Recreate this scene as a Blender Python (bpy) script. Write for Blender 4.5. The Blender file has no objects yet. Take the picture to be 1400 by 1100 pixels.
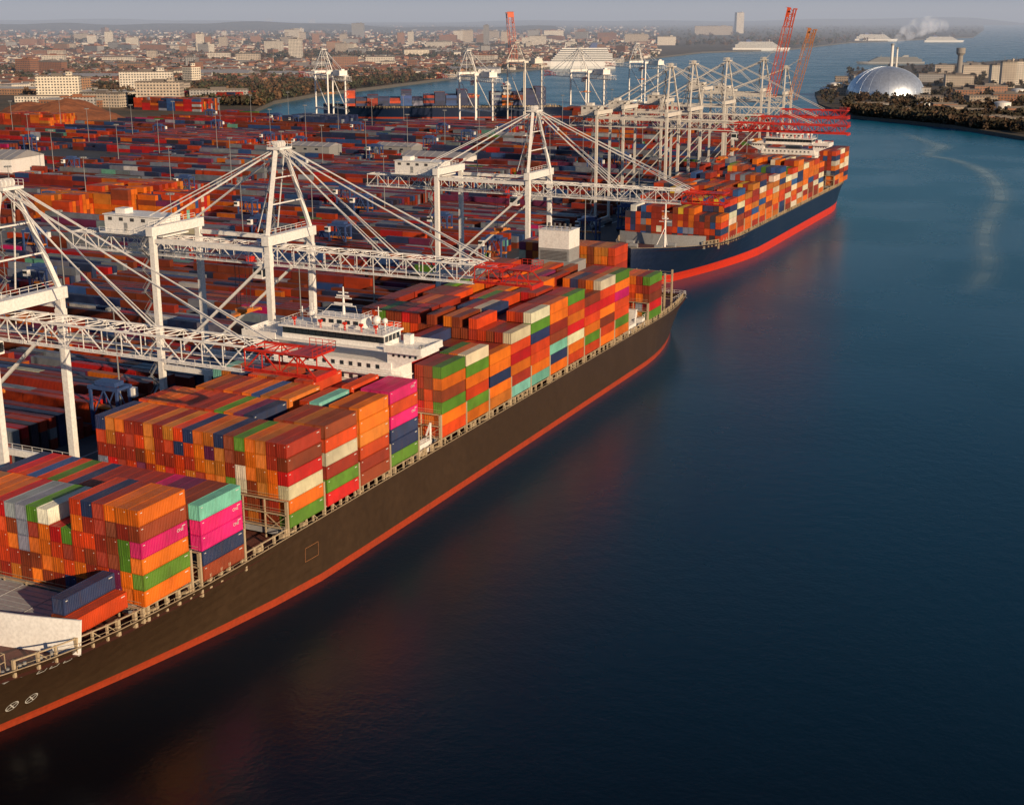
import bpy, math, random
import numpy as np
from mathutils import Vector, Matrix
R=random.Random(7); NR=np.random.RandomState(5)
scene=bpy.context.scene
CAMH=100.0; F=1836.0; CP=.9613; SP=.2749; CY=.9048; SY=.4258
rad=math.radians
# ---- survey helper: where a bearing / depression meets the level z=h (world x = across quay, y = along quay)
def gp(px,py,h=4.0):
    a=px-700.; up=CP*(550.-py)-F*SP; fw=F*CP+SP*(550.-py)
    t=(CAMH-h)/(-up); X=t*a; Y=t*fw
    return (X*CY-Y*SY, X*SY+Y*CY)
# ------------------------------------------------------------------ materials
def newmat(name):
    m=bpy.data.materials.new(name); m.use_nodes=True
    nt=m.node_tree; b=nt.nodes['Principled BSDF']
    return m,nt,b
def N(nt,t,**k):
    n=nt.nodes.new(t)
    for a,v in k.items(): setattr(n,a,v)
    return n
def mixc(nt,fac,a,b,mode='MIX'):
    n=N(nt,'ShaderNodeMix',data_type='RGBA',blend_type=mode)
    for s,v in ((0,fac),(6,a),(7,b)):
        if isinstance(v,bpy.types.NodeSocket): nt.links.new(v,n.inputs[s])
        elif s==0: n.inputs[0].default_value=v
        else: n.inputs[s].default_value=(*v[:3],1)
    return n.outputs[2]
def noise(nt,scale,detail=4,vec=None,rough=.5):
    n=N(nt,'ShaderNodeTexNoise'); n.inputs['Scale'].default_value=scale; n.inputs['Detail'].default_value=detail; n.inputs['Roughness'].default_value=rough
    if vec: nt.links.new(vec,n.inputs['Vector'])
    return n.outputs['Fac']
def ramp(nt,fac,a,b,ca=(0,0,0),cb=(1,1,1)):
    r=N(nt,'ShaderNodeValToRGB'); e=r.color_ramp.elements
    e[0].position=a; e[1].position=b; e[0].color=(*ca,1); e[1].color=(*cb,1)
    nt.links.new(fac,r.inputs[0]); return r.outputs[0]
def objco(nt,scale=None):
    t=N(nt,'ShaderNodeTexCoord')
    if scale is None: return t.outputs['Object']
    m=N(nt,'ShaderNodeMapping'); m.inputs['Scale'].default_value=scale; nt.links.new(t.outputs['Object'],m.inputs['Vector']); return m.outputs[0]
def math_(nt,op,a,b=None):
    n=N(nt,'ShaderNodeMath',operation=op)
    for i,v in enumerate((a,b)):
        if v is None: continue
        if isinstance(v,bpy.types.NodeSocket): nt.links.new(v,n.inputs[i])
        else: n.inputs[i].default_value=v
    return n.outputs[0]
def paint(name,c,rough=.45,dirt=(.18,.1,.06),amt=.35,scale=.35,metal=0):
    m,nt,b=newmat(name)
    v=objco(nt,(1,1,.25)); n=noise(nt,scale,6,v,.65)
    f=ramp(nt,n,.5,.85,(0,0,0),(amt,amt,amt))
    col=mixc(nt,f,c,dirt)
    n2=noise(nt,scale*6,3,objco(nt)); f2=ramp(nt,n2,.3,.7,(.85,.85,.85),(1.08,1.08,1.08))
    col=mixc(nt,1.0,col,f2,'MULTIPLY')
    nt.links.new(col,b.inputs['Base Color']); b.inputs['Roughness'].default_value=rough; b.inputs['Metallic'].default_value=metal
    return m
def container_mat(name,mode):
    m,nt,b=newmat(name)
    if mode=='obj':
        oi=N(nt,'ShaderNodeObjectInfo'); base=oi.outputs['Color']
    else:
        at=N(nt,'ShaderNodeAttribute',attribute_name='Col'); base=at.outputs['Color']
    geo=N(nt,'ShaderNodeNewGeometry'); pos=geo.outputs['Position']
    mp=N(nt,'ShaderNodeMapping'); mp.inputs['Scale'].default_value=(1,1,.3); nt.links.new(pos,mp.inputs['Vector'])
    n=noise(nt,.9,5,mp.outputs[0],.7)
    col=mixc(nt,ramp(nt,n,.52,.85,(0,0,0),(.45,.45,.45)),base,(.09,.035,.018))
    n2=noise(nt,.25,3,pos); col=mixc(nt,1.0,col,ramp(nt,n2,.3,.7,(.78,.78,.78),(1.14,1.14,1.14)),'MULTIPLY')
    sep=N(nt,'ShaderNodeSeparateXYZ'); nt.links.new(geo.outputs['Normal'],sep.inputs[0])
    top=math_(nt,'GREATER_THAN',sep.outputs[2],.7)
    n3=noise(nt,.5,6,pos,.7)
    dust=mixc(nt,math_(nt,'MULTIPLY',top,math_(nt,'MULTIPLY',n3,.25)),col,(.2,.12,.09))
    nt.links.new(dust,b.inputs['Base Color']); b.inputs['Roughness'].default_value=.48
    sp=N(nt,'ShaderNodeSeparateXYZ'); nt.links.new(pos,sp.inputs[0])
    ax=math_(nt,'ABSOLUTE',sep.outputs[1]); isy=math_(nt,'GREATER_THAN',ax,.5)
    cm=N(nt,'ShaderNodeMix',data_type='FLOAT'); nt.links.new(isy,cm.inputs[0]); nt.links.new(sp.outputs[1],cm.inputs[2]); nt.links.new(sp.outputs[0],cm.inputs[3])
    w=math_(nt,'SINE',math_(nt,'MULTIPLY',cm.outputs[0],14.))
    bp=N(nt,'ShaderNodeBump'); bp.inputs['Strength'].default_value=.6 if mode!='obj' else .3; bp.inputs['Distance'].default_value=.05
    nt.links.new(w,bp.inputs['Height']); nt.links.new(bp.outputs[0],b.inputs['Normal'])
    return m
M={}
M['white']=paint('white_paint',(.84,.83,.81),.4,(.38,.25,.17),.35)
M['wcream']=paint('offwhite_crane_paint',(.68,.65,.6),.45,(.35,.2,.12),.35)
M['cream']=paint('cream_paint',(.48,.38,.25),.5,(.2,.1,.05),.55,.8)
M['red']=paint('red_paint',(.58,.028,.012),.45,(.25,.03,.02),.3)
M['mutedred']=paint('crane_red_paint',(.58,.03,.016),.5,(.4,.12,.08),.25)
M['orangered']=paint('orange_red_paint',(.56,.08,.02),.5,(.35,.2,.12),.35)
M['orange']=paint('orange_paint',(.62,.2,.03),.45)
M['rust']=paint('rusty_orange_paint',(.45,.19,.08),.5)
M['grey']=paint('grey_paint',(.28,.29,.3),.55)
M['dgrey']=paint('dark_grey_steel',(.06,.06,.065),.5)
M['deck']=paint('deck_paint',(.33,.34,.36),.6,(.2,.12,.08),.5,.2)
M['deckred']=paint('deck_red_paint',(.13,.04,.03),.6)
M['brownhull']=paint('brown_hull_paint',(.052,.031,.017),.36,(.085,.05,.028),.5,.12)
M['boot']=paint('boot_topping_red',(.36,.045,.014),.5,(.16,.045,.025),.6,.3)
M['bootbright']=paint('boot_topping_bright_red',(.62,.035,.012),.45,(.3,.05,.03),.4,.3)
M['bluehull']=paint('blue_hull_paint',(.01,.018,.05),.32,(.03,.04,.06),.4,.12)
M['blue']=paint('blue_paint',(.04,.08,.22),.45)
M['steel']=paint('galvanised_steel',(.4,.4,.4),.4,(.2,.15,.1),.3,.5,.5)
M['domemetal']=paint('silver_cladding',(.72,.8,.9),.4,(.5,.55,.6),.35,.05,.75)
M['concrete']=paint('concrete',(.3,.28,.26),.8,(.1,.09,.08),.5,.2)
M['quaywall']=paint('quay_wall',(.12,.11,.1),.85,(.04,.04,.03),.6,.2)
def glass():
    m,nt,b=newmat('dark_glass'); b.inputs['Base Color'].default_value=(.02,.03,.04,1); b.inputs['Roughness'].default_value=.08; return m
M['glass']=glass()
M['cobj']=container_mat('container_paint','obj'); M['catt']=container_mat('container_paint_mixed','att')
def rubber():
    m,nt,b=newmat('rubber'); b.inputs['Base Color'].default_value=(.02,.02,.02,1); b.inputs['Roughness'].default_value=.8; return m
M['rubber']=rubber()
def water():
    m,nt,b=newmat('water_surface')
    g=N(nt,'ShaderNodeNewGeometry'); pos=g.outputs['Position']
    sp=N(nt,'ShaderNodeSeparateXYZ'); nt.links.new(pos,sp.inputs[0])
    # vignette-like darkening painted into base colour: near-black close by, blue far off
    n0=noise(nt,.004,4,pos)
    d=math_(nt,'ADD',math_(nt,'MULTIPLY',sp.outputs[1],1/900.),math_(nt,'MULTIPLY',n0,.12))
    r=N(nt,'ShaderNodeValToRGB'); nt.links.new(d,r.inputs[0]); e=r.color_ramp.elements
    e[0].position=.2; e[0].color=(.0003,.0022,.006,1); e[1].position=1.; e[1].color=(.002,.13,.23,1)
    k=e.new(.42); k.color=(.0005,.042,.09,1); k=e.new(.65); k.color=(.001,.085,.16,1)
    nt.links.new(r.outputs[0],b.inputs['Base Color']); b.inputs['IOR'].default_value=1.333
    n1=noise(nt,.012,5,pos); nt.links.new(ramp(nt,n1,.4,.6,(.24,.24,.24),(.3,.3,.3)),b.inputs['Roughness'])
    h=math_(nt,'ADD',math_(nt,'MULTIPLY',noise(nt,.3,4,pos),1.0),math_(nt,'MULTIPLY',noise(nt,1.2,3,pos),.3))
    bp=N(nt,'ShaderNodeBump'); bp.inputs['Strength'].default_value=.34; bp.inputs['Distance'].default_value=.25
    nt.links.new(h,bp.inputs['Height']); nt.links.new(bp.outputs[0],b.inputs['Normal'])
    return m
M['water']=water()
def landm():
    m,nt,b=newmat('land_cover')
    g=N(nt,'ShaderNodeNewGeometry'); pos=g.outputs['Position']
    n0=noise(nt,.006,8,pos,.65); n1=noise(nt,.03,4,pos)
    c=ramp(nt,n0,.4,.6,(.06,.05,.035),(.15,.1,.06))
    c=mixc(nt,ramp(nt,n1,.5,.62,(0,0,0),(.7,.7,.7)),c,(.05,.05,.028))
    nt.links.new(c,b.inputs['Base Color']); b.inputs['Roughness'].default_value=.9
    return m
M['land']=landm()
def pavem():
    m,nt,b=newmat('asphalt_yard')
    g=N(nt,'ShaderNodeNewGeometry'); pos=g.outputs['Position']
    n0=noise(nt,.02,6,pos,.65); c=ramp(nt,n0,.3,.7,(.035,.042,.055),(.08,.085,.095))
    n1=noise(nt,.4,4,pos); c=mixc(nt,1.0,c,ramp(nt,n1,.3,.7,(.8,.8,.8),(1.15,1.15,1.15)),'MULTIPLY')
    nt.links.new(c,b.inputs['Base Color']); b.inputs['Roughness'].default_value=.75
    return m
M['pave']=pavem()
def facade(name):
    m,nt,b=newmat(name)
    oi=N(nt,'ShaderNodeObjectInfo')
    tc=N(nt,'ShaderNodeTexCoord'); s=N(nt,'ShaderNodeSeparateXYZ'); nt.links.new(tc.outputs['Object'],s.inputs[0])
    cb=N(nt,'ShaderNodeCombineXYZ'); nt.links.new(math_(nt,'ADD',s.outputs[0],s.outputs[1]),cb.inputs[0]); nt.links.new(s.outputs[2],cb.inputs[1])
    br=N(nt,'ShaderNodeTexBrick'); br.offset=0; nt.links.new(cb.outputs[0],br.inputs['Vector'])
    br.inputs['Scale'].default_value=1; br.inputs['Brick Width'].default_value=3.6; br.inputs['Row Height'].default_value=3.3; br.inputs['Mortar Size'].default_value=.85; br.inputs['Mortar Smooth'].default_value=0
    wall=mixc(nt,1.0,oi.outputs['Color'],ramp(nt,noise(nt,.2,4,tc.outputs['Object']),.3,.7,(.8,.8,.8),(1.1,1.1,1.1)),'MULTIPLY')
    c=mixc(nt,br.outputs['Fac'],(.05,.06,.075),wall)
    nt.links.new(c,b.inputs['Base Color']); b.inputs['Roughness'].default_value=.6
    return m
M['facade']=facade('facade_with_windows')
def attm(name,rough=.85):
    m,nt,b=newmat(name); at=N(nt,'ShaderNodeAttribute',attribute_name='Col'); nt.links.new(at.outputs['Color'],b.inputs['Base Color']); b.inputs['Roughness'].default_value=rough; return m
M['foliage']=attm('foliage'); M['houses']=attm('house_brick_and_tile')
M['roof']=paint('flat_roof',(.17,.15,.14),.8)
M['rooflight']=paint('light_metal_roof',(.33,.33,.35),.5)
M['brick']=paint('brick',(.27,.11,.06),.85)
M['mark']=paint('white_marking',(.7,.7,.67),.5,amt=.3)
M['scrap']=paint('rusty_scrap',(.24,.085,.04),.9,(.08,.04,.03),.8,.3)
# ------------------------------------------------------------------ mesh builder
def link(o): scene.collection.objects.link(o); return o
class MB:
    def __init__(s): s.v=[];s.f=[];s.m=[];s.c=[]
    def add(s,vs,fs,m=0,c=(1,1,1)):
        n=len(s.v); s.v.extend(tuple(p) for p in vs)
        for f in fs: s.f.append(tuple(i+n for i in f)); s.m.append(m); s.c.append(c)
    def box(s,x0,x1,y0,y1,z0,z1,m=0,c=(1,1,1)):
        s.add([(x0,y0,z0),(x1,y0,z0),(x1,y1,z0),(x0,y1,z0),(x0,y0,z1),(x1,y0,z1),(x1,y1,z1),(x0,y1,z1)],
              [(0,3,2,1),(4,5,6,7),(0,1,5,4),(1,2,6,5),(2,3,7,6),(3,0,4,7)],m,c)
    def beam(s,p,q,w,h=None,m=0):
        p=Vector(p);q=Vector(q);d=(q-p)
        if d.length<1e-6: return
        d.normalize(); h=h or w
        ref=Vector((0,0,1)) if abs(d.z)<.95 else Vector((1,0,0))
        a=d.cross(ref).normalized()*w*.5; b=a.cross(d).normalized()*h*.5
        vs=[p-a-b,p+a-b,p+a+b,p-a+b,q-a-b,q+a-b,q+a+b,q-a+b]
        s.add(vs,[(0,3,2,1),(4,5,6,7),(0,1,5,4),(1,2,6,5),(2,3,7,6),(3,0,4,7)],m)
    def cyl(s,p,q,r,n=10,m=0,r2=None):
        p=Vector(p);q=Vector(q);d=(q-p).normalized(); r2=r if r2 is None else r2
        ref=Vector((0,0,1)) if abs(d.z)<.95 else Vector((1,0,0))
        a=d.cross(ref).normalized(); b=a.cross(d)
        vs=[]
        for c,rr in ((p,r),(q,r2)):
            for i in range(n):
                t=2*math.pi*i/n; vs.append(c+(a*math.cos(t)+b*math.sin(t))*rr)
        fs=[(i,(i+1)%n,n+(i+1)%n,n+i) for i in range(n)]+[tuple(range(n))[::-1],tuple(range(n,2*n))]
        s.add(vs,fs,m)
    def prism(s,pts,z0,z1,m=0,mtop=None):
        n=len(pts); vs=[(x,y,z0) for x,y in pts]+[(x,y,z1) for x,y in pts]
        s.add(vs,[(i,(i+1)%n,n+(i+1)%n,n+i) for i in range(n)],m)
        s.add([(x,y,z1) for x,y in pts],[tuple(range(n))],m if mtop is None else mtop)
    def sphere(s,c,r,m=0,nu=12,nv=8,sz=1.,zmin=-1):
        vs=[];fs=[]
        for j in range(nv+1):
            ph=-math.pi/2+math.pi*j/nv
            if zmin>-1: ph=math.pi/2*j/nv
            for i in range(nu):
                th=2*math.pi*i/nu
                vs.append((c[0]+r*math.cos(ph)*math.cos(th),c[1]+r*math.cos(ph)*math.sin(th),c[2]+r*sz*math.sin(ph)))
        for j in range(nv):
            for i in range(nu): fs.append((j*nu+i,j*nu+(i+1)%nu,(j+1)*nu+(i+1)%nu,(j+1)*nu+i))
        s.add(vs,fs,m)
    def rail(s,p,q,h=1.1,step=2.,w=.07,m=0):
        p=Vector(p);q=Vector(q);L=(q-p).length;n=max(1,int(L/step))
        for i in range(n+1):
            a=p.lerp(q,i/n); s.beam(a,a+Vector((0,0,h)),w,m=m)
        for k in (.5,1.): s.beam(p+Vector((0,0,h*k)),q+Vector((0,0,h*k)),w,m=m)
    def xf(s,mat,start=0):
        for i in range(start,len(s.v)): s.v[i]=tuple(mat@Vector(s.v[i]))
    def obj(s,name,mats,parent=None,origin=(0,0,0),smooth=False,col=False):
        me=bpy.data.meshes.new(name)
        o0=origin
        me.from_pydata([(x-o0[0],y-o0[1],z-o0[2]) for x,y,z in s.v],[],s.f)
        for k in mats: me.materials.append(M[k])
        me.polygons.foreach_set('material_index',s.m)
        me.polygons.foreach_set('use_smooth',[bool(smooth)]*len(s.f))
        if col:
            a=me.attributes.new('Col','FLOAT_COLOR','FACE'); a.data.foreach_set('color',[k for c in s.c for k in (*c,1.)])
        me.update()
        ob=link(bpy.data.objects.new(name,me))
        if parent: ob.parent=parent
        else: ob.location=o0
        return ob
def empty(name,loc=(0,0,0),rot=0,parent=None):
    o=link(bpy.data.objects.new(name,None)); o.empty_display_size=2; o.location=loc; o.rotation_euler=(0,0,rot)
    if parent: o.parent=parent
    return o
def tag(o,label,cat,group=None):
    o['label']=label; o['category']=cat
    if group: o['group']=group
    return o
def copy_thing(o,loc=None,rot=None,parent=None,scale=None):
    n=o.copy(); scene.collection.objects.link(n)
    if parent: n.parent=parent
    if loc is not None: n.location=loc
    if rot is not None: n.rotation_euler=(0,0,rot)
    if scale: n.scale=(scale,)*3
    for c in list(o.children): copy_thing(c,parent=n)
    return n
# ------------------------------------------------------------------ setting
def sheet(name,pts,z,mat,depth=0,wall=None):
    b=MB()
    if depth: b.prism(pts,z-depth,z,1,0)
    else: b.add([(x,y,z) for x,y in pts],[tuple(range(len(pts)))])
    o=b.obj(name,[mat]+([wall] if wall else [])); o['kind']='structure'
    me=o.data
    if me.polygons[-1].normal.z<0: me.flip_normals()
    return o
B=60000
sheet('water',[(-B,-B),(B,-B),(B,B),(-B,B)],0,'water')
mainland=[(-175,-150),(-175,440),(-196,470),(-196,930)]+[gp(*p) for p in ((1040,165),(900,150),(770,171),(430,171),(335,156),(375,138),(440,127),(520,118),(600,108),(690,97),(770,90),(880,80),(960,71),(1080,67),(1160,58),(1330,51),(1345,41),(1345,31),(-900,30))]+[(-3500,-150)]
sheet('ground',mainland,4,'land',8,'quaywall')
bank=[gp(*p,3) for p in ((1900,250),(1400,187),(1300,171),(1230,164),(1165,158),(1120,142),(1114,126),(1165,112),(1160,98),(1230,90),(1330,86),(1400,80),(1900,72))]
sheet('river_bank_ground',bank,3,'land',6,'quaywall')
yard=[(-176,-140),(-176,439),(-197,471),(-197,929)]+[gp(*p) for p in ((1035,167),(900,152),(770,173),(430,173),(330,160),(-60,190),(-400,300))]+[(-900,-140)]
sheet('yard_pavement',yard,4.03,'pave')
b=MB()
for x in (-179,-212): b.box(x-.25,x+.25,-130,455,4.035,4.12)
for x in (-201,-234): b.box(x-.25,x+.25,480,925,4.035,4.12)
o=b.obj('crane_rail_track',['steel']); o['kind']='structure'
b=MB()
def ridge(b,p0,p1,h,seed,depth=2500):
    rr=random.Random(seed); n=60; pts=[]
    for i in range(n+1):
        t=i/n; x=p0[0]+(p1[0]-p0[0])*t; y=p0[1]+(p1[1]-p0[1])*t
        z=h*(.55+.25*math.sin(t*7+seed)+.15*math.sin(t*19+seed*2)+.08*math.sin(t*53)+rr.random()*.03)
        pts.append((x,y,z))
    d=Vector((-SY,CY,0))*depth
    vs=[(x-d.x,y-d.y,3.5) for x,y,z in pts]+[(x,y,z) for x,y,z in pts]+[(x+d.x,y+d.y,3.5) for x,y,z in pts]
    m=n+1; fs=[]
    for i in range(n):
        fs+= [(i,i+1,m+i+1,m+i),(m+i,m+i+1,2*m+i+1,2*m+i)]
    b.add(vs,fs)
ridge(b,gp(-300,33),gp(1330,33),110,1,3000); ridge(b,gp(-300,40),gp(760,41),75,4,1500)
o=b.obj('distant_hills',['land'],smooth=True); o['kind']='structure'
# ------------------------------------------------------------------ containers
C=dict(orange=(.66,.145,.008),ochre=(.5,.16,.02),brown=(.23,.042,.013),rbrown=(.32,.03,.012),ored=(.56,.055,.008),red=(.52,.012,.012),green=(.09,.22,.02),navy=(.022,.038,.11),blue=(.03,.09,.28),pink=(.62,.012,.15),cream=(.66,.6,.44),white=(.7,.7,.68),teal=(.16,.45,.36),grey=(.22,.25,.31),purple=(.17,.022,.08),yellow=(.65,.42,.03),dark=(.05,.04,.06),palegrey=(.4,.44,.5))
CL,CW,CHH=10.9,2.17,2.56
P1=[('orange',23),('ochre',7),('brown',20),('rbrown',22),('ored',16),('red',5),('green',4),('navy',6),('pink',1.2),('cream',1.5),('teal',1),('grey',2),('purple',2),('blue',2)]
P1R=[('orange',13),('ochre',5),('brown',25),('rbrown',27),('ored',17),('red',6),('green',3),('navy',4),('cream',1),('grey',2),('purple',2)]
P2=[('brown',20),('rbrown',22),('navy',15),('orange',12),('ored',13),('cream',3),('white',2),('grey',5),('blue',5),('yellow',2),('green',1),('dark',6)]
P3=[('rbrown',26),('brown',20),('navy',15),('grey',9),('blue',6),('orange',5),('ored',10),('red',6),('purple',7),('white',2),('palegrey',4),('cream',1),('green',1.5),('dark',6),('teal',1),('pink',.5)]
def pick(P,r=R):
    t=r.random()*sum(w for _,w in P)
    for k,w in P:
        t-=w
        if t<=0: return k
    return P[0][0]
def stack_bays(bays,xr,ncol,P,outer={},pitch=2.25,Pfar=None,yfar=0):
    grid={}
    for bi,(yf,lv,base,colsf) in enumerate(bays):
        lastc=None
        for c in range(ncol):
            n=colsf(c) if colsf else lv
            for k in range(n):
                if lastc and R.random()<.22: cn=lastc
                else: cn=pick(Pfar if (Pfar and yf>yfar) else P)
                lastc=cn
                if c==0 and bi in outer and len(outer[bi])>n-1-k: cn=outer[bi][n-1-k]
                grid[(bi,c,k)]=cn
    out=[]
    for (bi,c,k),cn in grid.items():
        yf,lv,base,_=bays[bi]
        gap=bi>0 and yf-bays[bi-1][0]>14
        exposed=((bi,c,k+1) not in grid) or ((bi,c-1,k) not in grid) or ((bi-1,c,k) not in grid) or (c==ncol-1) or gap
        if not exposed: continue
        x=xr-CW/2-c*pitch; y=yf-CL/2; z=base+k*CHH*1.012
        jit=(R.random()-.5)*.14
        out.append((x+jit*.3,y+jit,z,0,cn,((bi-1,c,k) not in grid or gap)))
    return out
def lev(main,right=None,nr=0,seed=0,drop=.15,left=None,nl=0):
    rr=random.Random(seed); arr=[]; cur=main
    for c in range(20):
        if rr.random()<drop: cur=main-rr.choice([0,1,1])
        elif rr.random()<.5: cur=main
        n=cur
        if c<nr: n=right
        if left is not None and c>=19-nl: n=left
        arr.append(n)
    return lambda c:arr[c]
bays1=[(156.6,6,14.2,lev(5,6,6,1,.25)),(170.6,5,12.9,lev(5,5,3,2,.0)),
 (195.0,6,13.4,lev(6,6,6,3,.1)),(207.2,6,13.4,lev(6,6,4,4,.3)),(219.0,6,13.6,lev(6,6,3,5,.3)),(230.6,6,13.9,lev(6,6,3,6,.3)),
 (252.2,6,13.9,lev(6,6,3,7,.3)),(263.6,6,14.,lev(6,6,3,8,.3)),(275.4,5,14.,lev(6,5,3,9,.3)),(286.6,6,14.,lev(7,6,4,10,.5)),(298,7,14,lev(7,7,3,11,.5)),
 (309.4,7,14,lev(7,7,3,12,.5)),(320.7,7,14,lev(7,7,3,13,.5)),(332,6,14,lev(7,6,2,14,.5)),(343,7,14,lev(7,7,3,15,.4)),(354.2,7,14,lev(7,7,4,16,.4)),
 (382.8,6,13.5,lev(8,5,5,17,.2))]
outer1={0:['orange','brown','pink','orange','green','orange'],1:['brown','pink','pink','navy','brown'],2:['rbrown','brown','red','cream','orange','green'],
 3:['brown','ored','cream','rbrown','green','red'],4:['orange','orange','ochre','ored','rbrown','brown'],5:['pink','ored','pink','navy','navy','green'],
 6:['green','orange','brown','green','orange','ored'],7:['cream','green','orange','ored','green','orange'],8:['orange','orange','navy','orange','ochre'],
 9:['cream','ored','red','orange','rbrown','teal'],10:['cream','green','navy','ored','ored','orange','teal'],11:['orange','orange','rbrown','brown','teal','navy','orange'],
 12:['green','ored','orange','red','cream','orange','ored'],13:['brown','red','ored','orange','green','ored'],14:['cream','ored','red','orange','brown','ored','orange'],15:['green','orange','pink','ored','ored','green','orange'],16:['green','rbrown','brown','red','green']}
ship1c=stack_bays(bays1,-129.9,19,P1,outer1,Pfar=P1R,yfar=240)
sel=[]
for t in ship1c:
    x,y,z,a,cn,d=t
    if 220<y<231 and z>26 and -139<x<-132: cn='pink'
    if 156>y>140 and z>26.5 and x>-137: cn='orange'
    if 171>y>158 and z>22.5: cn=('teal' if x>-133 else 'brown' if x>-137 else 'purple' if x>-141 else 'pink' if x>-143 else 'rbrown' if x>-155 else cn)
    if 156>y>140 and z>23 and -160<x<-147: cn=('white' if int(-x/2.25)%6==0 else 'green' if int(-x/2.25)%6==1 else cn)
    sel.append((x,y,z,a,cn,d))
ship1c=sel
ship1c+= [(-133.5,139.2,14.2,0,'ored',True),(-135.8,139.0,14.2,0,'brown',True),(-135.8,139.4,14.2+2.6,0,'navy',True),(-166,139.4,14.2,0,'navy',True)]
ys2=[517+i*11.4 for i in range(16)]
bays2=[]
for i,y in enumerate(ys2):
    l=[5,6,7,7,7,8,7,7,8,7,7,8,8,7,7,7][i]
    bays2.append((y+11,l,14,lev(l,l-(1 if i%3==0 else 0),3,40+i,.35)))
bays2+= [(726+11,7,14,lev(7,7,3,80,.2)),(737.6+11,7,14,lev(7,7,3,81,.2)),(749.2+11,8,14,lev(8,7,4,82,.2))]
ship2c=stack_bays(bays2,-151.6,18,P2,{i:[R.choice(['cream','orange','navy','ochre','ored','cream','brown','rbrown','orange','blue']) for _ in range(8)] for i in range(20)})
yardc=[]
def inpoly(x,y,poly):
    c=False;n=len(poly);j=n-1
    for i in range(n):
        xi,yi=poly[i];xj,yj=poly[j]
        if (yi>y)!=(yj>y) and x<(xj-xi)*(y-yi)/(yj-yi)+xi: c=not c
        j=i
    return c
def proj(x,y,z):
    X=y*SY+x*CY; Y=y*CY-x*SY; zc=Y*CP+(CAMH-z)*SP; yc=(z-CAMH)*CP+Y*SP
    return 700+F*X/zc, 550-F*yc/zc, zc
carve=[]
def clear(px,py,w,d):
    x,y=gp(px,py); carve.append((x-w,x+w,y-d,y+d))
clear(5,232,55,40); clear(110,215,50,40); clear(600,222,40,22); clear(430,215,35,18); clear(150,300,60,26); clear(690,195,25,15)
u=120.
while u<1500:
    bandlen=R.choice([22,26,32])
    blockh=[R.choice([1,2,2,2,3]) for _ in range(12)]
    blockcol=[R.choice([None,None,'rbrown','navy','brown','grey','ored']) for _ in range(12)]
    for r in range(bandlen):
        u+=2.85
        v=-222.; blk=0
        while v>-1150:
            base=blockh[blk]; bc=blockcol[blk]; blk+=1
            hh=max(1,min(3,base+R.choice([0,0,0,0,1,-1]))) if R.random()<.97 else 0
            cn=bc if (bc and R.random()<.5) else pick(P3)
            for i in range(11):
                h=hh
                if R.random()<.12: h=max(0,hh-1)
                if R.random()<.35: cn=bc if (bc and R.random()<.45) else pick(P3)
                cx=v-CL/2
                if u<474 or v<-244:
                    px,py,zc=proj(cx,u,4)
                    if -60<px<1200 and py<720 and inpoly(cx,u,yard) and not any(a<cx<b_ and c_<u<d_ for a,b_,c_,d_ in carve):
                        for k in range(h):
                            c2=cn if R.random()<.7 else pick(P3)
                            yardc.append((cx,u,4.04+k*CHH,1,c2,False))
                v-=CL+.15
            v-=9 if blk%2 else 15
    u+=R.choice([5,9])
def depot(px,py,nx,ny,h,P):
    x0,y0=gp(px,py)
    for i in range(nx):
        for j in range(ny):
            hh=max(1,h-R.choice([0,0,0,1,1,2]))
            c=pick(P)
            for k in range(hh):
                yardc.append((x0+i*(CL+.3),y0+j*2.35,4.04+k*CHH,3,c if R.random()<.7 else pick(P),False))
PO=[('orange',8),('ored',5),('rbrown',4),('ochre',3),('brown',3)]
depot(40,300,3,14,5,PO); depot(120,298,3,18,6,PO); depot(180,300,3,12,5,P1)
depot(190,150,8,14,5,P3); depot(250,140,7,20,5,[('rbrown',5),('red',4),('navy',2),('brown',3)]); depot(0,170,6,16,4,PO); depot(395,178,5,16,5,[('navy',8),('grey',2),('dark',2)])
depot(775,170,6,10,6,[('navy',5),('rbrown',5),('brown',2)]); depot(850,165,5,10,6,[('navy',3),('rbrown',5),('ored',2)])
def inframe(x,y,z):
    px,py,zc=proj(x,y,z); return zc>0 and -15<px<1415 and -10<py<1110
vis=[(proj(t[0],t[1],t[2])[2],i) for i,t in enumerate(ship1c) if inframe(t[0],t[1],t[2]+1)]
vis.sort(); ind=set(i for _,i in vis[:300])
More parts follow.
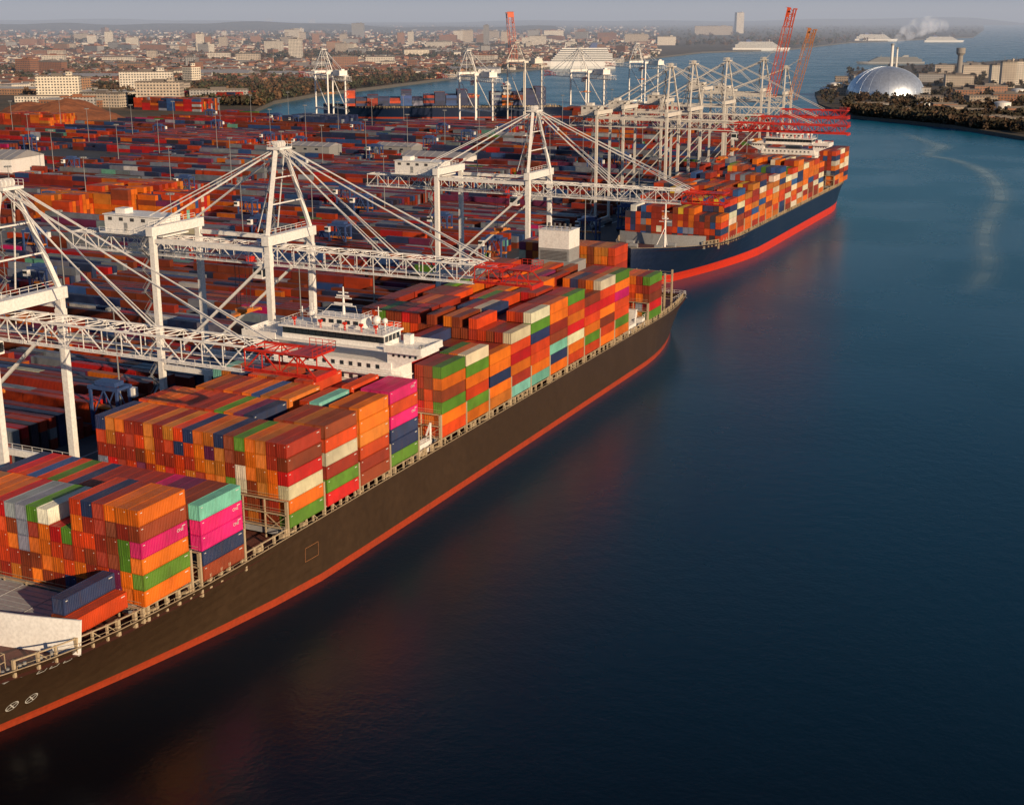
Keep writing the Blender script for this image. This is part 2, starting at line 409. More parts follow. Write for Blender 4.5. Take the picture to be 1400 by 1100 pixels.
def container_body():
    b=MB(); L=CL;W=CW;Hh=CHH;e=.14
    for sx in (-1,1):
        for sy in (-1,1):
            x=sx*(W/2-e/2); y=sy*(L/2-e/2); b.box(x-e/2,x+e/2,y-e/2,y+e/2,0,Hh)
        for z in (e/2,Hh-e/2): x=sx*(W/2-e/2); b.box(x-e/2+.004,x+e/2-.004,-L/2+e,L/2-e,z-e/2+.002,z+e/2-.002)
    for sy in (-1,1):
        y=sy*(L/2-e/2)
        for z in (e/2,Hh-e/2): b.box(-W/2+e,W/2-e,y-e/2+.003,y+e/2-.003,z-e/2+.002,z+e/2-.002)
    def corr(p0,p1,nrm,n):
        p0=Vector(p0);p1=Vector(p1);nrm=Vector(nrm); vs=[];fs=[]
        prof=[(0,0),(.3,0),(.5,-.07),(.8,-.07)]
        for i in range(n):
            for t,dd in prof: vs.append((p0.lerp(p1,(i+t)/n))+nrm*dd)
        vs.append(p1.copy()); k=len(vs); up=Vector((0,0,Hh-2*e+.02))
        allv=vs+[v+up for v in vs]
        for i in range(k-1): fs.append((i,i+1,k+i+1,k+i))
        b.add(allv,fs)
    for sx in (-1,1): corr((sx*(W/2-.03),-L/2+e,e-.01),(sx*(W/2-.03),L/2-e,e-.01),(sx,0,0),30)
    for sy in (-1,1): corr((-W/2+e,sy*(L/2-.04),e-.01),(W/2-e,sy*(L/2-.04),e-.01),(0,sy,0),7)
    b.box(-W/2+e,W/2-e,-L/2+e,L/2-e,Hh-.12,Hh-.06)
    for i in range(22):
        y=-L/2+.5+i*(L-1)/21; b.box(-W/2+.25,W/2-.25,y-.11,y+.11,Hh-.061,Hh-.02)
    b.box(-W/2+e,W/2-e,-L/2+e,L/2-e,.03,.1)
    b.box(W/2-.002,W/2+.012,L/2-1.3,L/2-.5,Hh-.56,Hh-.42,1)
    b.box(W/2-.002,W/2+.012,-L/2+.5,-L/2+.9,Hh-.56,Hh-.44,1)
    return b
b=container_body(); ob=b.obj('container_proto',['cobj','mark']); body_me=ob.data; bpy.data.objects.remove(ob)
b=MB()
for sx in (-1,1):
    b.box(sx*.49-.44,sx*.49+.44,-.05,0,.17,CHH-.17)
    for k in (-.2,.2): b.cyl((sx*.49+k,-.09,.12),(sx*.49+k,-.09,CHH-.12),.025,6,1)
    for z in (.6,1.3,2.0): b.box(sx*.49-.42,sx*.49+.42,-.065,-.05,z-.04,z+.04)
b.box(.62,.86,-.07,-.05,CHH-.56,CHH-.42,2)
ob=b.obj('door_proto',['cobj','cobj','mark']); door_me=ob.data; bpy.data.objects.remove(ob)
cu=bpy.data.curves.new('lettering','FONT'); cu.body='ONE'; cu.size=.75; cu.align_x='CENTER'; cu.align_y='CENTER'; cu.extrude=.004
to=link(bpy.data.objects.new('lettering_proto',cu)); bpy.context.view_layer.update()
let_me=bpy.data.meshes.new_from_object(to); let_me.materials.clear(); let_me.materials.append(M['mark']); bpy.data.objects.remove(to); let_me.name='lettering'
catname=dict(orange='orange',ochre='ochre orange',brown='brown',rbrown='red-brown',ored='orange-red',red='bright red',green='green',navy='navy blue',blue='blue',pink='magenta pink',cream='cream',white='white',teal='pale teal',grey='grey',purple='dark purple')
def jitcol(c,r=R,a=.2,k0=1.):
    k=k0*(1+(r.random()-.5)*2*a); return tuple(min(1,max(0,v*k*(1+(r.random()-.5)*.14))) for v in C[c])
body_me.name='container'; door_me.name='container_door'
for i in ind:
    x,y,z,a,cn,d=ship1c[i]
    o=link(bpy.data.objects.new('container',body_me)); o.location=(x,y,z)
    c=jitcol(cn); o.color=(*c,1)
    tag(o,f'{catname[cn]} corrugated steel shipping container stacked on the cargo ship','container','containers stacked on the ship deck')
    if d and R.random()<.7:
        q=link(bpy.data.objects.new('door',door_me)); q.parent=o; q.location=(0,-CL/2+.02,0); q.color=(*c,1)
    if cn=='pink' and x>-133:
        q=link(bpy.data.objects.new('lettering',let_me)); q.parent=o; q.location=(CW/2+.02,CL/2-1.8,CHH*.62); q.rotation_euler=(math.pi/2,0,math.pi/2)
def box_arrays(lst):
    n=len(lst)
    base=np.array([(-1,-1,0),(1,-1,0),(1,1,0),(-1,1,0),(-1,-1,1),(1,-1,1),(1,1,1),(-1,1,1)],np.float32)
    A=np.array([(t[0],t[1],t[2]) for t in lst],np.float32)
    S=np.array([((CW/2,CL/2,CHH*.985) if t[3]==0 else (CL/2,CW/2,CHH*.985)) for t in lst],np.float32)
    V=(base[None]*S[:,None,:]+A[:,None,:])
    for i,t in enumerate(lst):
        if t[3]==2: V[i]=t[6]
    V=V.reshape(-1,3)
    f=np.array([(4,5,6,7),(0,1,5,4),(1,2,6,5),(2,3,7,6),(3,0,4,7)],np.int32)
    Fc=(f[None]+8*np.arange(n)[:,None,None]).reshape(-1,4)
    return V,Fc
def np_mesh(name,V,Fc,mat,colors):
    me=bpy.data.meshes.new(name); nf=len(Fc); k=Fc.shape[1]
    me.vertices.add(len(V)); me.vertices.foreach_set('co',V.astype(np.float32).ravel())
    me.loops.add(nf*k); me.loops.foreach_set('vertex_index',Fc.astype(np.int32).ravel())
    me.polygons.add(nf); me.polygons.foreach_set('loop_start',np.arange(0,nf*k,k,dtype=np.int32)); me.polygons.foreach_set('loop_total',np.full(nf,k,np.int32))
    me.polygons.foreach_set('use_smooth',np.zeros(nf,bool))
    me.materials.append(M[mat])
    a=me.attributes.new('Col','FLOAT_COLOR','FACE'); cc=np.ones((nf,4),np.float32); cc[:,:3]=colors; a.data.foreach_set('color',cc.ravel())
    me.update(calc_edges=True); me.validate(); me.shade_flat()
    return link(bpy.data.objects.new(name,me))
rest=[t for i,t in enumerate(ship1c) if i not in ind]+ship2c+yardc
p3a=gp(440,163,0); p3b=gp(768,161,0)
mid3=((p3a[0]+p3b[0])/2-SY*16,(p3a[1]+p3b[1])/2+CY*16)
ang3=math.atan2(p3b[1]-p3a[1],p3b[0]-p3a[0])
rot3=ang3-math.pi/2
L3=math.hypot(p3b[0]-p3a[0],p3b[1]-p3a[1])
base8=np.array([(-1,-1,0),(1,-1,0),(1,1,0),(-1,1,0),(-1,-1,1),(1,-1,1),(1,1,1),(-1,1,1)],np.float32)
c3,s3=math.cos(rot3),math.sin(rot3)
for bi in range(18):
    yl=-L3/2+28+bi*11.6
    if bi==12: continue
    h3=R.choice([3,4,5,6,6,7]) 
    for c in range(15):
        hh=max(1,h3-R.choice([0,0,1])); 
        cn=pick([('navy',9),('brown',5),('rbrown',6),('blue',3),('grey',2),('orange',1),('ored',3)])
        for k in range(hh):
            if c not in (0,14) and k<hh-1 and bi not in (0,13) : continue
            loc=base8*np.array((CW/2,CL/2,CHH))+np.array((-16.5+c*2.35,yl,13+k*2.6))
            w=np.stack([loc[:,0]*c3-loc[:,1]*s3+mid3[0],loc[:,0]*s3+loc[:,1]*c3+mid3[1],loc[:,2]],1)
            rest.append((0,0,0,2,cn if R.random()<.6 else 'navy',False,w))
V,Fc=box_arrays(rest)
cols=np.repeat(np.array([jitcol(t[4],k0=(.7 if t[3]==1 else .9 if t[3]>=2 else 1.)) for t in rest],np.float32),5,axis=0)  # yard boxes darkened in colour, standing in for low-sun shade there
o=np_mesh('container',V,Fc,'catt',cols); o['kind']='stuff'; tag(o,'thousands of shipping containers stacked in rows on yard and decks','container','containers stacked in the yard and on ships')
# ------------------------------------------------------------------ ships
def make_ship(name,label,vc,hb,ub,us,hullmat,bays,ncol,rim0=12.2,bowup=4.5,BOOT=1.5,bootm='boot'):
    L=us-ub; org=(vc,(ub+us)/2,0); root=empty(name,org); tag(root,label,'ship')
    def hd(s):
        d=L-s; f=1-(1-min(1,max(0,s)/58))**2.4
        g=.8+.2*(1-(1-min(1,d/40))**2); return hb*min(f,1)*min(g,1)
    def hw(s):
        d=L-s; x=min(1,max(0,(s-9)/100)); f=1-(1-x)**1.5
        g=.55+.45*(1-(1-min(1,d/55))**2); return hb*f*g
    def rim(s): return rim0+bowup*max(0,1-s/75)**1.3
    def hbz(s,z):
        w=min(1,max(0,z)/(rim(s)))**1.25; return hw(s)*(1-w)+hd(s)*w
    st=sorted(set([0,.6,1.5,3,5,8,11,14,18,22,27,32,38,45,52,60,70,80,92,105,120]+list(np.linspace(130,L-60,12))+[L-50,L-42,L-34,L-26,L-18,L-11,L-5,L-1.5,L]))
    b=MB(); rings=[]
    for s in st:
        top=rim(s); zz=[-1.5,0,BOOT*.5,BOOT]+[BOOT+(top-BOOT)*k/5 for k in (1,2,3,4,5)]
        rings.append([(hbz(s,z),z) for z in zz])
    nz=len(rings[0])
    for side in (1,-1):
        vs=[];fs=[[],[]]
        for i,s in enumerate(st):
            for h,z in rings[i]: vs.append((vc+side*h,ub+s,z))
        for i in range(len(st)-1):
            for k in range(nz-1):
                q=(i*nz+k,(i+1)*nz+k,(i+1)*nz+k+1,i*nz+k+1)
                if side<0: q=q[::-1]
                fs[0 if k>=3 else 1].append(q)
        n=len(b.v); b.v.extend(vs)
        for mi in (0,1):
            for q in fs[mi]: b.f.append(tuple(j+n for j in q)); b.m.append(mi); b.c.append((1,1,1))
    last=rings[-1]; vs=[(vc+h,us,z) for h,z in last]+[(vc-h,us,z) for h,z in last]
    b.add(vs,[(k,nz+k,nz+k+1,k+1) for k in range(3,nz-1)],0); b.add(vs,[(k,nz+k,nz+k+1,k+1) for k in range(3)],1)
    b.obj('hull',[hullmat,bootm],root,org,smooth=False)
    for side in (1,-1):
        b=MB()
        for i in range(len(st)-1):
            s0,s1=st[i],st[i+1]
            b.beam((vc+side*(hd(s0)-.1),ub+s0,rim(s0)+.04),(vc+side*(hd(s1)-.1),ub+s1,rim(s1)+.04),.2,.08)
        b.obj('bulwark_cap',['cream'],root,org)
    b=MB(); vs=[];fs=[]
    for i,s in enumerate(st):
        vs+= [(vc-hd(s)+.15 if hd(s)>.3 else vc,ub+s,rim(s)-1.2),(vc+hd(s)-.15 if hd(s)>.3 else vc,ub+s,rim(s)-1.2)]
    for i in range(len(st)-1): fs.append((2*i,2*i+1,2*i+3,2*i+2))
    b.add(vs,fs); b.obj('deck',['deckred'],root,org)
    for bi,(yf,l,base,_) in enumerate(bays):
        b=MB(); hbw=min(hd(yf-CL-ub),hd(yf-ub))-3
        for k in range(3):
            w=2*hbw/3; b.box(vc-hbw+k*w+.1,vc-hbw+(k+1)*w-.1,yf-CL-.1,yf+.1,base-1.6,base-.12)
        b.obj('hatch_cover',['deck'],root,org)
    rr=random.Random(11)
    for side in (1,-1):
        b=MB(); y=ub+34
        while y<us-2:
            s=y-ub; x=vc+side*(hd(s)-.75); z0=rim(s)-1.2
            wd=rr.choice([.16,.2,.28])
            b.box(x-wd,x+wd,y-wd,y+wd,z0,z0+2.6)
            t=rr.random()
            if t<.22: b.box(x-.5-side*.4,x+.3-side*.4,y-.9,y+.6,z0,z0+rr.uniform(1.3,1.9))
            elif t<.4: b.cyl((x-.5,y+1,z0),(x-.5,y+1,z0+1.6),.25,8)
            elif t<.55: b.beam((x,y,z0+2.4),(x,y+2.2,z0+.4),.14)
            y+=rr.choice([2.2,2.85,2.85,3.6])
        y=ub+34
        while y<us-6:
            s=y-ub
            b.beam((vc+side*(hd(s)-.75),y,rim(s)+1.25),(vc+side*(hd(s+5)-.75),y+5,rim(s+5)+1.25),.22,.18)
            b.beam((vc+side*(hd(s)-.15),y,rim(s)+.6),(vc+side*(hd(s+5)-.15),y+5,rim(s+5)+.6),.05)
            b.beam((vc+side*(hd(s)-.15),y,rim(s)),(vc+side*(hd(s)-.15),y,rim(s)+.6),.05)
            y+=5
        b.obj('side_passage',['cream'],root,org)
    pos=[]
    for i,(yf,l,base,_) in enumerate(bays):
        pos.append((yf+.3,base,5.2))
        prev=bays[i-1][0] if i else -1e9
        if yf-CL-prev>3: pos.append((yf-CL-.55,base,5.2 if i else .1))
    for (yy,base,hgt) in pos:
        b=MB(); w=hd(yy-ub)-.6; n=int(2*w/4.5)
        for k in range(n+1):
            x=vc-w+2*w*k/n; b.box(x-.11,x+.11,yy-.1,yy+.1,base-2.2,base+hgt)
            if k<n:
                x2=x+2*w/n
                if k%2==0: b.beam((x,yy,base-1),(x2,yy,base+min(2.4,hgt)),.1); b.beam((x2,yy,base-1),(x,yy,base+min(2.4,hgt)),.1)
        for zz in (0,2.6,5.2):
            if zz>hgt: continue
            b.box(vc-w,vc+w,yy-.2,yy+.2,base+zz-.12,base+zz+.03)
            for dz in (.5,1.): b.beam((vc-w,yy-.2,base+zz+dz),(vc+w,yy-.2,base+zz+dz),.05)
        for side in (-1,1):
            b.box(vc+side*w-.3,vc+side*w+.3,yy-.2,yy+.2,base-2.4,base+hgt)
        b.obj('lashing_bridge',['cream'],root,org)
    return root,org,hd,hbz,rim
s1,org1,hd1,hbz1,rim1=make_ship('container_ship','huge container ship with dark brown hull and red waterline band',-151,21.5,88,420,'brownhull',bays1,19)
s2,org2,hd2,hbz2,rim2=make_ship('container_ship','fully loaded container ship with dark blue hull and red waterline',-172,21,470,770,'bluehull',bays2,18,12.8,4.5,3.7,'bootbright')
def accommodation(root,org,vc,y0,y1,hbw,z0,zb):
    h=empty('accommodation_block',(0,0,0),0,root)
    def P(b,name,mats,par=h): return b.obj(name,mats,par,org)
    b=MB(); b.box(vc-hbw+7,vc+hbw-7,y0,y1,z0,zb-2.8)
    for z in np.arange(z0+3,zb-3,2.7): b.box(vc-hbw+6.8,vc+hbw-6.8,y0-.3,y1+.3,z,z+.15)
    P(b,'deckhouse',['white'])
    b=MB()
    x0,x1=vc-hbw-.5,vc+hbw+.5
    b.box(x0,x1,y0-.6,y1+.2,zb-.35,zb)
    for (xa,xb) in ((x0,vc-hbw*.62),(vc+hbw*.62,x1)):
        b.box(xa,xb,y0-.8,y0-.6,zb-.35,zb+1.1); b.box(xa+.2,xb-.2,y1+.02,y1+.2,zb,zb+1.1)
    b.box(x0,x0+.2,y0-.6,y1,zb,zb+1.1); b.box(x1-.2,x1,y0-.6,y1,zb,zb+1.1)
    for sx in (-1,1):
        xa=vc+sx*(hbw-8); xb=vc+sx*(hbw+.2)
        b.add([(xa,y0+.3,zb-4.6),(xa,y1-1,zb-4.6),(xb,y1-1,zb-1.),(xb,y0+.3,zb-1.),(xa,y0+.3,zb-.36),(xa,y1-1,zb-.36),(xb,y1-1,zb-.36),(xb,y0+.3,zb-.36)],
              [(0,3,2,1),(4,5,6,7),(0,1,5,4),(1,2,6,5),(2,3,7,6),(3,0,4,7)])
    P(b,'bridge_wing',['white'])
    b=MB(); b.box(vc-hbw+4,vc+hbw-4,y0-1.2,y0-.02,zb-5.4,zb-5.25)
    b.rail((vc-hbw+4,y0-1.2,zb-5.25),(vc+hbw-4,y0-1.2,zb-5.25),1.1,1.5,.06); P(b,'gallery_deck',['white'])
    for sx in (-1,1):
        b=MB(); b.box(vc+sx*hbw-.6,vc+sx*hbw+.3,y0+.2,y0+1.2,zb,zb+1.5); P(b,'wing_console',['grey'])
        b=MB(); b.rail((vc+sx*hbw*.62,y0-.3,zb+1.1),(x1-.3 if sx>0 else x0+.3,y0-.3,zb+1.1),.5,1.5,.06); P(b,'wing_handrail',['white'])
        b=MB(); b.box(vc+sx*hbw*.66,vc+sx*hbw*.66+sx*1.6,y1-2.6,y1-1,zb,zb+2.); P(b,'deck_locker',['white'])
    wx=hbw*.58
    wh=empty('wheelhouse',(0,0,0),0,h)
    b=MB(); b.box(vc-wx,vc+wx,y0+.6,y1-.8,zb,zb+1.0); b.box(vc-wx,vc+wx,y0+1.1,y1-.8,zb+1.0,zb+2.5); b.box(vc-wx-.5,vc+wx+.5,y0-.1,y1-.4,zb+2.5,zb+2.9)
    b.rail((vc-wx,y0+.1,zb+2.9),(vc+wx,y0+.1,zb+2.9),1.1,1.6,.06); b.rail((vc-wx,y1-.5,zb+2.9),(vc+wx,y1-.5,zb+2.9),1.1,1.6,.06); b.rail((vc+wx,y0+.1,zb+2.9),(vc+wx,y1-.5,zb+2.9),1.1,1.6,.06); b.rail((vc-wx,y0+.1,zb+2.9),(vc-wx,y1-.5,zb+2.9),1.1,1.6,.06)
    b.box(vc-5,vc+6,y0+2.8,y1-1.6,zb+2.9,zb+5.); b.box(vc-5.3,vc+6.3,y0+2.5,y1-1.4,zb+5.,zb+5.15)
    b.rail((vc-5,y0+2.7,zb+5.15),(vc+6,y0+2.7,zb+5.15),1,1.4,.06); b.rail((vc+6,y0+2.7,zb+5.15),(vc+6,y1-1.6,zb+5.15),1,1.4,.06)
    b.obj('wheelhouse_wall',['white'],wh,org)
    n=15
    for k in range(n):
        b=MB(); xa=vc-wx+2*wx*k/n; b.box(xa+.1,xa+2*wx/n-.1,y0+.7,y0+1.08,zb+1.02,zb+2.48)
        b.obj('window',['glass'],wh,org)
    for k in range(4):
        for sx in (-1,1):
            b=MB(); ya=y0+1.3+k*(y1-y0-2.4)/4; xw=vc+sx*(wx+.03); b.box(xw-.025,xw+.025,ya,ya+(y1-y0-2.6)/4-.25,zb+1.05,zb+2.4); b.obj('window',['glass'],wh,org)
    for k in range(5):
        b=MB(); xa=vc-4+k*2; b.box(xa,xa+1.2,y0+2.74,y0+2.797,zb+3.7,zb+4.5); b.obj('window',['glass'],wh,org)
    for r_ in range(3):
        for k in range(12):
            b=MB(); xa=vc-hbw+8.5+k*(2*hbw-17)/12; b.box(xa,xa+.9,y0-.05,y0-.003,zb-4.4-r_*2.7,zb-3.4-r_*2.7); b.obj('porthole_window',['glass'],h,org)
    for k in range(5):
        for sx in (-1,1):
            b=MB(); xa=vc+sx*(hbw-6.5+k*1.3); b.cyl((xa,y0+.22,zb-1.1),(xa,y0+.32,zb-1.1),.3,12); b.obj('porthole_window',['glass'],h,org)
    b=MB(); b.cyl((vc,y1-3,zb+5.1),(vc,y1-3,zb+11),.35,8,0,.15)
    for zz,w in ((7.,3.),(8.6,2.),(9.8,1.2)): b.beam((vc-w,y1-3,zb+zz),(vc+w,y1-3,zb+zz),.2)
    b.beam((vc-2.2,y1-3.2,zb+7.4),(vc+2.2,y1-3.2,zb+7.4),.25,.4); b.beam((vc-1.5,y1-3.2,zb+9.1),(vc+1.5,y1-3.2,zb+9.1),.2,.35)
    b.beam((vc-3,y1-3,zb+7.),(vc-4.5,y0+4,zb+5.1),.06); b.beam((vc+3,y1-3,zb+7),(vc+4.5,y0+4,zb+5.1),.06)
    P(b,'radar_mast',['white'])
    for dx,hh in ((-8,4.),(8.5,4.6),(-10.5,3.)):
        b=MB(); b.cyl((vc+dx,y1-3,zb+2.9),(vc+dx,y1-3,zb+2.9+hh),.12,6); b.beam((vc+dx-.8,y1-3,zb+2+hh),(vc+dx+.8,y1-3,zb+2+hh),.12); P(b,'antenna_mast',['white'])
    for dx,rr_ in ((-7,.8),(9.,.95),(11,.6)):
        b=MB(); b.cyl((vc+dx,y0+4,zb+2.9),(vc+dx,y0+4,zb+4.6),.22,8); b.sphere((vc+dx,y0+4,zb+5.),rr_); P(b,'satellite_dome',['white'])
    for dx in (-9.5,-3,3,7,10.5):
        b=MB(); b.cyl((vc+dx,y0+1,zb+2.9),(vc+dx,y0+1,zb+4.1),.25,8); b.box(vc+dx-.4,vc+dx+.4,y0+.7,y0+1.3,zb+4.1,zb+4.6); P(b,'searchlight',['red'])
    return h
accommodation(s1,org1,-151,231.6,240.2,21.5,11,34.6)
accommodation(s2,org2,-172,703.5,713,21,11,37)
def funnel(root,org,vc,y0,y1,w,z0,z1):
    f=empty('funnel_casing',(0,0,0),0,root)
    b=MB(); b.box(vc-w/2-2,vc+w/2+2,y0,y1,z0,z1-9,1); b.box(vc-w/2,vc+w/2,y0+.5,y1-.5,z1-9,z1-5.2,1)
    b.box(vc-w/2,vc+w/2,y0+.5,y1-.5,z1-5.2,z1)
    for k in range(7): b.box(vc-w/2+.6,vc+w/2-.6,y0+.44,y0+.497,z1-8.6+k*.4,z1-8.4+k*.4,2)
    b.box(vc-w/2-.1,vc+w/2+.1,y0+.4,y1-.4,z1,z1+.15)
    b.rail((vc-w/2,y0+.6,z1+.15),(vc+w/2,y0+.6,z1+.15),m=0)
    b.obj('casing',['white','grey','dgrey'],f,org)
    for k in range(5):
        b=MB(); x=vc-w/2+1.5+k*(w-3)/4; b.cyl((x,(y0+y1)/2,z1),(x,(y0+y1)/2+.4,z1+1.6),.42,10); b.obj('exhaust_pipe',['dgrey'],f,org)
funnel(s1,org1,-155,357.5,366.5,9.6,11,40.5)
funnel(s2,org2,-172,714,720,8,11,40)
b=MB(); n=16
for i in range(n):
    x0=-151-20.6+41.2*i/n; x1=-151-20.6+41.2*(i+1)/n
    f=lambda x:131.8-3.5*math.cos((x+151)/20.6*math.pi/2)
    z=12.3
    b.add([(x0,f(x0),z),(x1,f(x1),z),(x1,f(x1)+.8,z+5.2),(x0,f(x0)+.8,z+5.2),(x0,f(x0)+.3,z),(x1,f(x1)+.3,z),(x1,f(x1)+1.1,z+5.2),(x0,f(x0)+1.1,z+5.2)],
          [(0,1,2,3),(7,6,5,4),(3,2,6,7)])
    b.beam((x0,f(x0)+3.4,z),(x0,f(x0)+1.1,z+4.2),.2,.5)
b.obj('breakwater',['white'],s1,org1)
b=MB(); b.box(-169,-137.5,133.4,144.8,12.4,13.9)
for k in range(8): b.box(-169,-137.5,133.6+k*1.4,133.68+k*1.4,13.9,13.98)
for k in range(5): b.box(-169+k*7.7,-168.9+k*7.7,133.4,144.8,13.9,14.0)
b.obj('forward_hatch_cover',['deck'],s1,org1)
for (x,y) in ((-140,118),(-146,112),(-156,112),(-162,118)):
    b=MB(); b.cyl((x-1.6,y,15),(x+1.6,y,15),.8,12); b.cyl((x-1.8,y,15),(x-1.6,y,15),1.3,12); b.cyl((x+1.6,y,15),(x+1.8,y,15),1.3,12); b.box(x-2.6,x+2.6,y-1,y+1,13.5,14.3); b.box(x+1.9,x+3,y-.7,y+.7,14.3,15.6)
    b.obj('mooring_winch',['grey'],s1,org1)
for y in (121,123.5,126,128.5): 
    b=MB(); x=-151+hd1(y-88)-1.6; b.cyl((x,y,12.6),(x,y,14.2),.25,10); b.cyl((x,y+.9,12.6),(x,y+.9,14.2),.25,10); b.box(x-.4,x+.4,y-.4,y+1.3,12.5,12.7)
    b.obj('bollard',['grey'],s1,org1)
b=MB()
for xx in (-137.8,-136.6,-135.4,-134.2):
    b.rail((xx,118.8,14),(xx,121.8,14),2.4,1.,.1)
for k in range(6): b.beam((-137.8,118.8+.6*k,16.4),(-134.2,118.8+.6*k,16.4),.08)
b.obj('handrail_cage',['cream'],s1,org1)
def hullpt(hbz,vc,ub,u,z,off=.06): return (vc+hbz(u-ub,z)+off,u,z)
def hullstrip(b,u0,z0,u1,z1,w,hbz=hbz1,vc=-151,ub=88,n=6):
    du,dz=u1-u0,z1-z0; L=math.hypot(du,dz); nu,nz=-dz/L*w/2,du/L*w/2
    for i in range(n):
        a=i/n;c=(i+1)/n
        q=[(u0+du*a-nu,z0+dz*a-nz),(u0+du*c-nu,z0+dz*c-nz),(u0+du*c+nu,z0+dz*c+nz),(u0+du*a+nu,z0+dz*a+nz)]
        b.add([hullpt(hbz,vc,ub,x,z,.12) for x,z in q],[(0,1,2,3)])
for uc in (126.6,129.6):
    b=MB()
    for i in range(20):
        a=2*math.pi*i/20;c=2*math.pi*(i+1)/20; hullstrip(b,uc+.85*math.cos(a),4.9+.85*math.sin(a),uc+.85*math.cos(c),4.9+.85*math.sin(c),.13,n=1)
    hullstrip(b,uc-.6,4.3,uc+.6,5.5,.15); hullstrip(b,uc-.6,5.5,uc+.6,4.3,.15)
    b.obj('thruster_marking',['mark'],s1,org1)
Z0,Z1=5.6,8.2
b=MB()
for a in ((188,Z0,192,Z0),(188,Z1,192,Z1),(188,Z0,188,Z1),(192,Z0,192,Z1)): hullstrip(b,*a,.07,n=3)
b.obj('pilot_door_outline',['rust'],s1,org1)
for uc in (127.2,129.2,131.4):
    b=MB()
    for a in ((uc-.6,11.2,uc+.6,11.2),(uc-.6,11.9,uc+.6,11.9),(uc-.6,11.2,uc-.6,11.9),(uc+.6,11.2,uc+.6,11.9)): hullstrip(b,*a,.16,n=1)
    b.obj('mooring_fairlead',['mark'],s1,org1)
for y0 in (232,358,369):
    b=MB(); x=-130.6; b.box(x-2.2,x-.4,y0,y0+6,12,14.3); b.cyl((x-1.3,y0+7.5,12),(x-1.3,y0+7.5,17.5),.25,8); b.beam((x-1.3,y0+7.5,17.4),(x+.2,y0+3,16.2),.3)
    b.rail((x-.3,y0,14.3),(x-.3,y0+6,14.3)); b.box(x-6,x-3,y0+1,y0+5,12,16.5); b.obj('provision_davit',['white'],s1,org1)
for y in (388,395,402):
    b=MB()
    for k in range(10):
        x=-151-18+36*k/9; b.box(x-.13,x+.13,y-.13,y+.13,11,23)
    for zz in (14,16.6,19.2,21.8): b.box(-169,-133,y-.25,y+.25,zz,zz+.1); b.beam((-169,y-.3,zz+1),(-133,y-.3,zz+1),.06)
    b.box(-133.3,-132.8,y-.25,y+.25,11,23.5); b.obj('lashing_bridge',['cream'],s1,org1)
b=MB(); b.rail((-134.2,406,12.2),(-134.2,419.5,12.2),1.2); b.rail((-168,419.7,12.2),(-134,419.7,12.2),1.2); b.obj('stern_railing',['white'],s1,org1)
b=MB(); b.cyl((-151,418,11),(-151,418,19),.12,6); b.box(-151.3,-150.7,417.7,418.3,11,11.6); b.obj('stern_flagstaff',['white'],s1,org1)
b=MB(); n=12
for i in range(n):
    x0=-172-18+36*i/n; x1=-172-18+36*(i+1)/n; f=lambda x:505-2.5*math.cos((x+172)/18*math.pi/2)
    b.add([(x0,f(x0),13),(x1,f(x1),13),(x1,f(x1)+.8,18),(x0,f(x0)+.8,18)],[(0,1,2,3)]); b.beam((x0,f(x0)+3,13),(x0,f(x0)+.9,17),.2,.4)
b.obj('breakwater',['grey'],s2,org2)
b=MB(); xm,ym=-168,497; b.cyl((xm,ym,14),(xm,ym,31),.5,10,0,.28); b.beam((xm-2.5,ym,24),(xm+2.5,ym,24),.25); b.beam((xm-1.5,ym,28),(xm+1.5,ym,28),.2); b.beam((xm,ym,22),(xm-2.5,ym-4,14),.25); b.beam((xm,ym,22),(xm+2.5,ym-4,14),.25); b.box(xm-1,xm+1,ym-1,ym+1,25,25.3); b.rail((xm-1,ym-1,25.3),(xm+1,ym-1,25.3),1,1)
b.obj('foremast',['white'],s2,org2)
for (x,y) in ((-166,484),(-176,484),(-163,491),(-180,491)):
    b=MB(); b.cyl((x-1.5,y,16),(x+1.5,y,16),.9,12); b.box(x-2.3,x+2.3,y-1,y+1,14.2,15.2); b.obj('mooring_winch',['grey'],s2,org2)
for p,q in (((-133.6,419,11.5),(-197.2,440,4.6)),((-133,418,11.5),(-176.5,455,4.6)),((-190,478,15),(-198,455,4.6)),((-186,474,15),(-198,450,4.6))):
    b=MB(); b.beam(p,q,.11); tag(b.obj('mooring_rope',['mark'],None,p),'thin mooring rope running from ship to quay','rope','mooring ropes')
s3root,org3,hd3,_,_=make_ship('container_ship','dark blue container ship in inner dock beside gantry cranes',0,18,-L3/2,L3/2,'bluehull',[],15,11,4)
accommodation(s3root,org3,0,L3/2-62,L3/2-54,18,10,30)
s3root.location=(mid3[0],mid3[1],0); s3root.rotation_euler=(0,0,rot3)
# ------------------------------------------------------------------ cranes
def truss(b,x0,x1,zb,zt,yw,step,chord=.34,web=.17,m=0,walk=True):
    n=max(1,int(round((x1-x0)/step))); d=(x1-x0)/n
    for y in (-yw,yw):
        b.beam((x0,y,zb),(x1,y,zb),chord,chord*1.3,m); b.beam((x0,y,zt),(x1,y,zt),chord,chord,m)
        for i in range(n):
            a=x0+i*d
            b.beam((a,y,zb),(a,y,zt),web*.8,m=m)
            if i%2==0: b.beam((a,y,zb),(a+d,y,zt),web,m=m)
            else: b.beam((a,y,zt),(a+d,y,zb),web,m=m)
    for i in range(n+1):
        a=x0+i*d; b.beam((a,-yw,zt),(a,yw,zt),web,m=m)
        if i<n: b.beam((a,-yw,zt),(a+d,yw,zt),web*.7,m=m)
    if walk:
        b.box(x0,x1,-yw-.9,-yw-.35,zb-.08,zb,m)
        b.rail((x0,-yw-.9,zb),(x1,-yw-.9,zb),1.1,step*.7,.05,m)
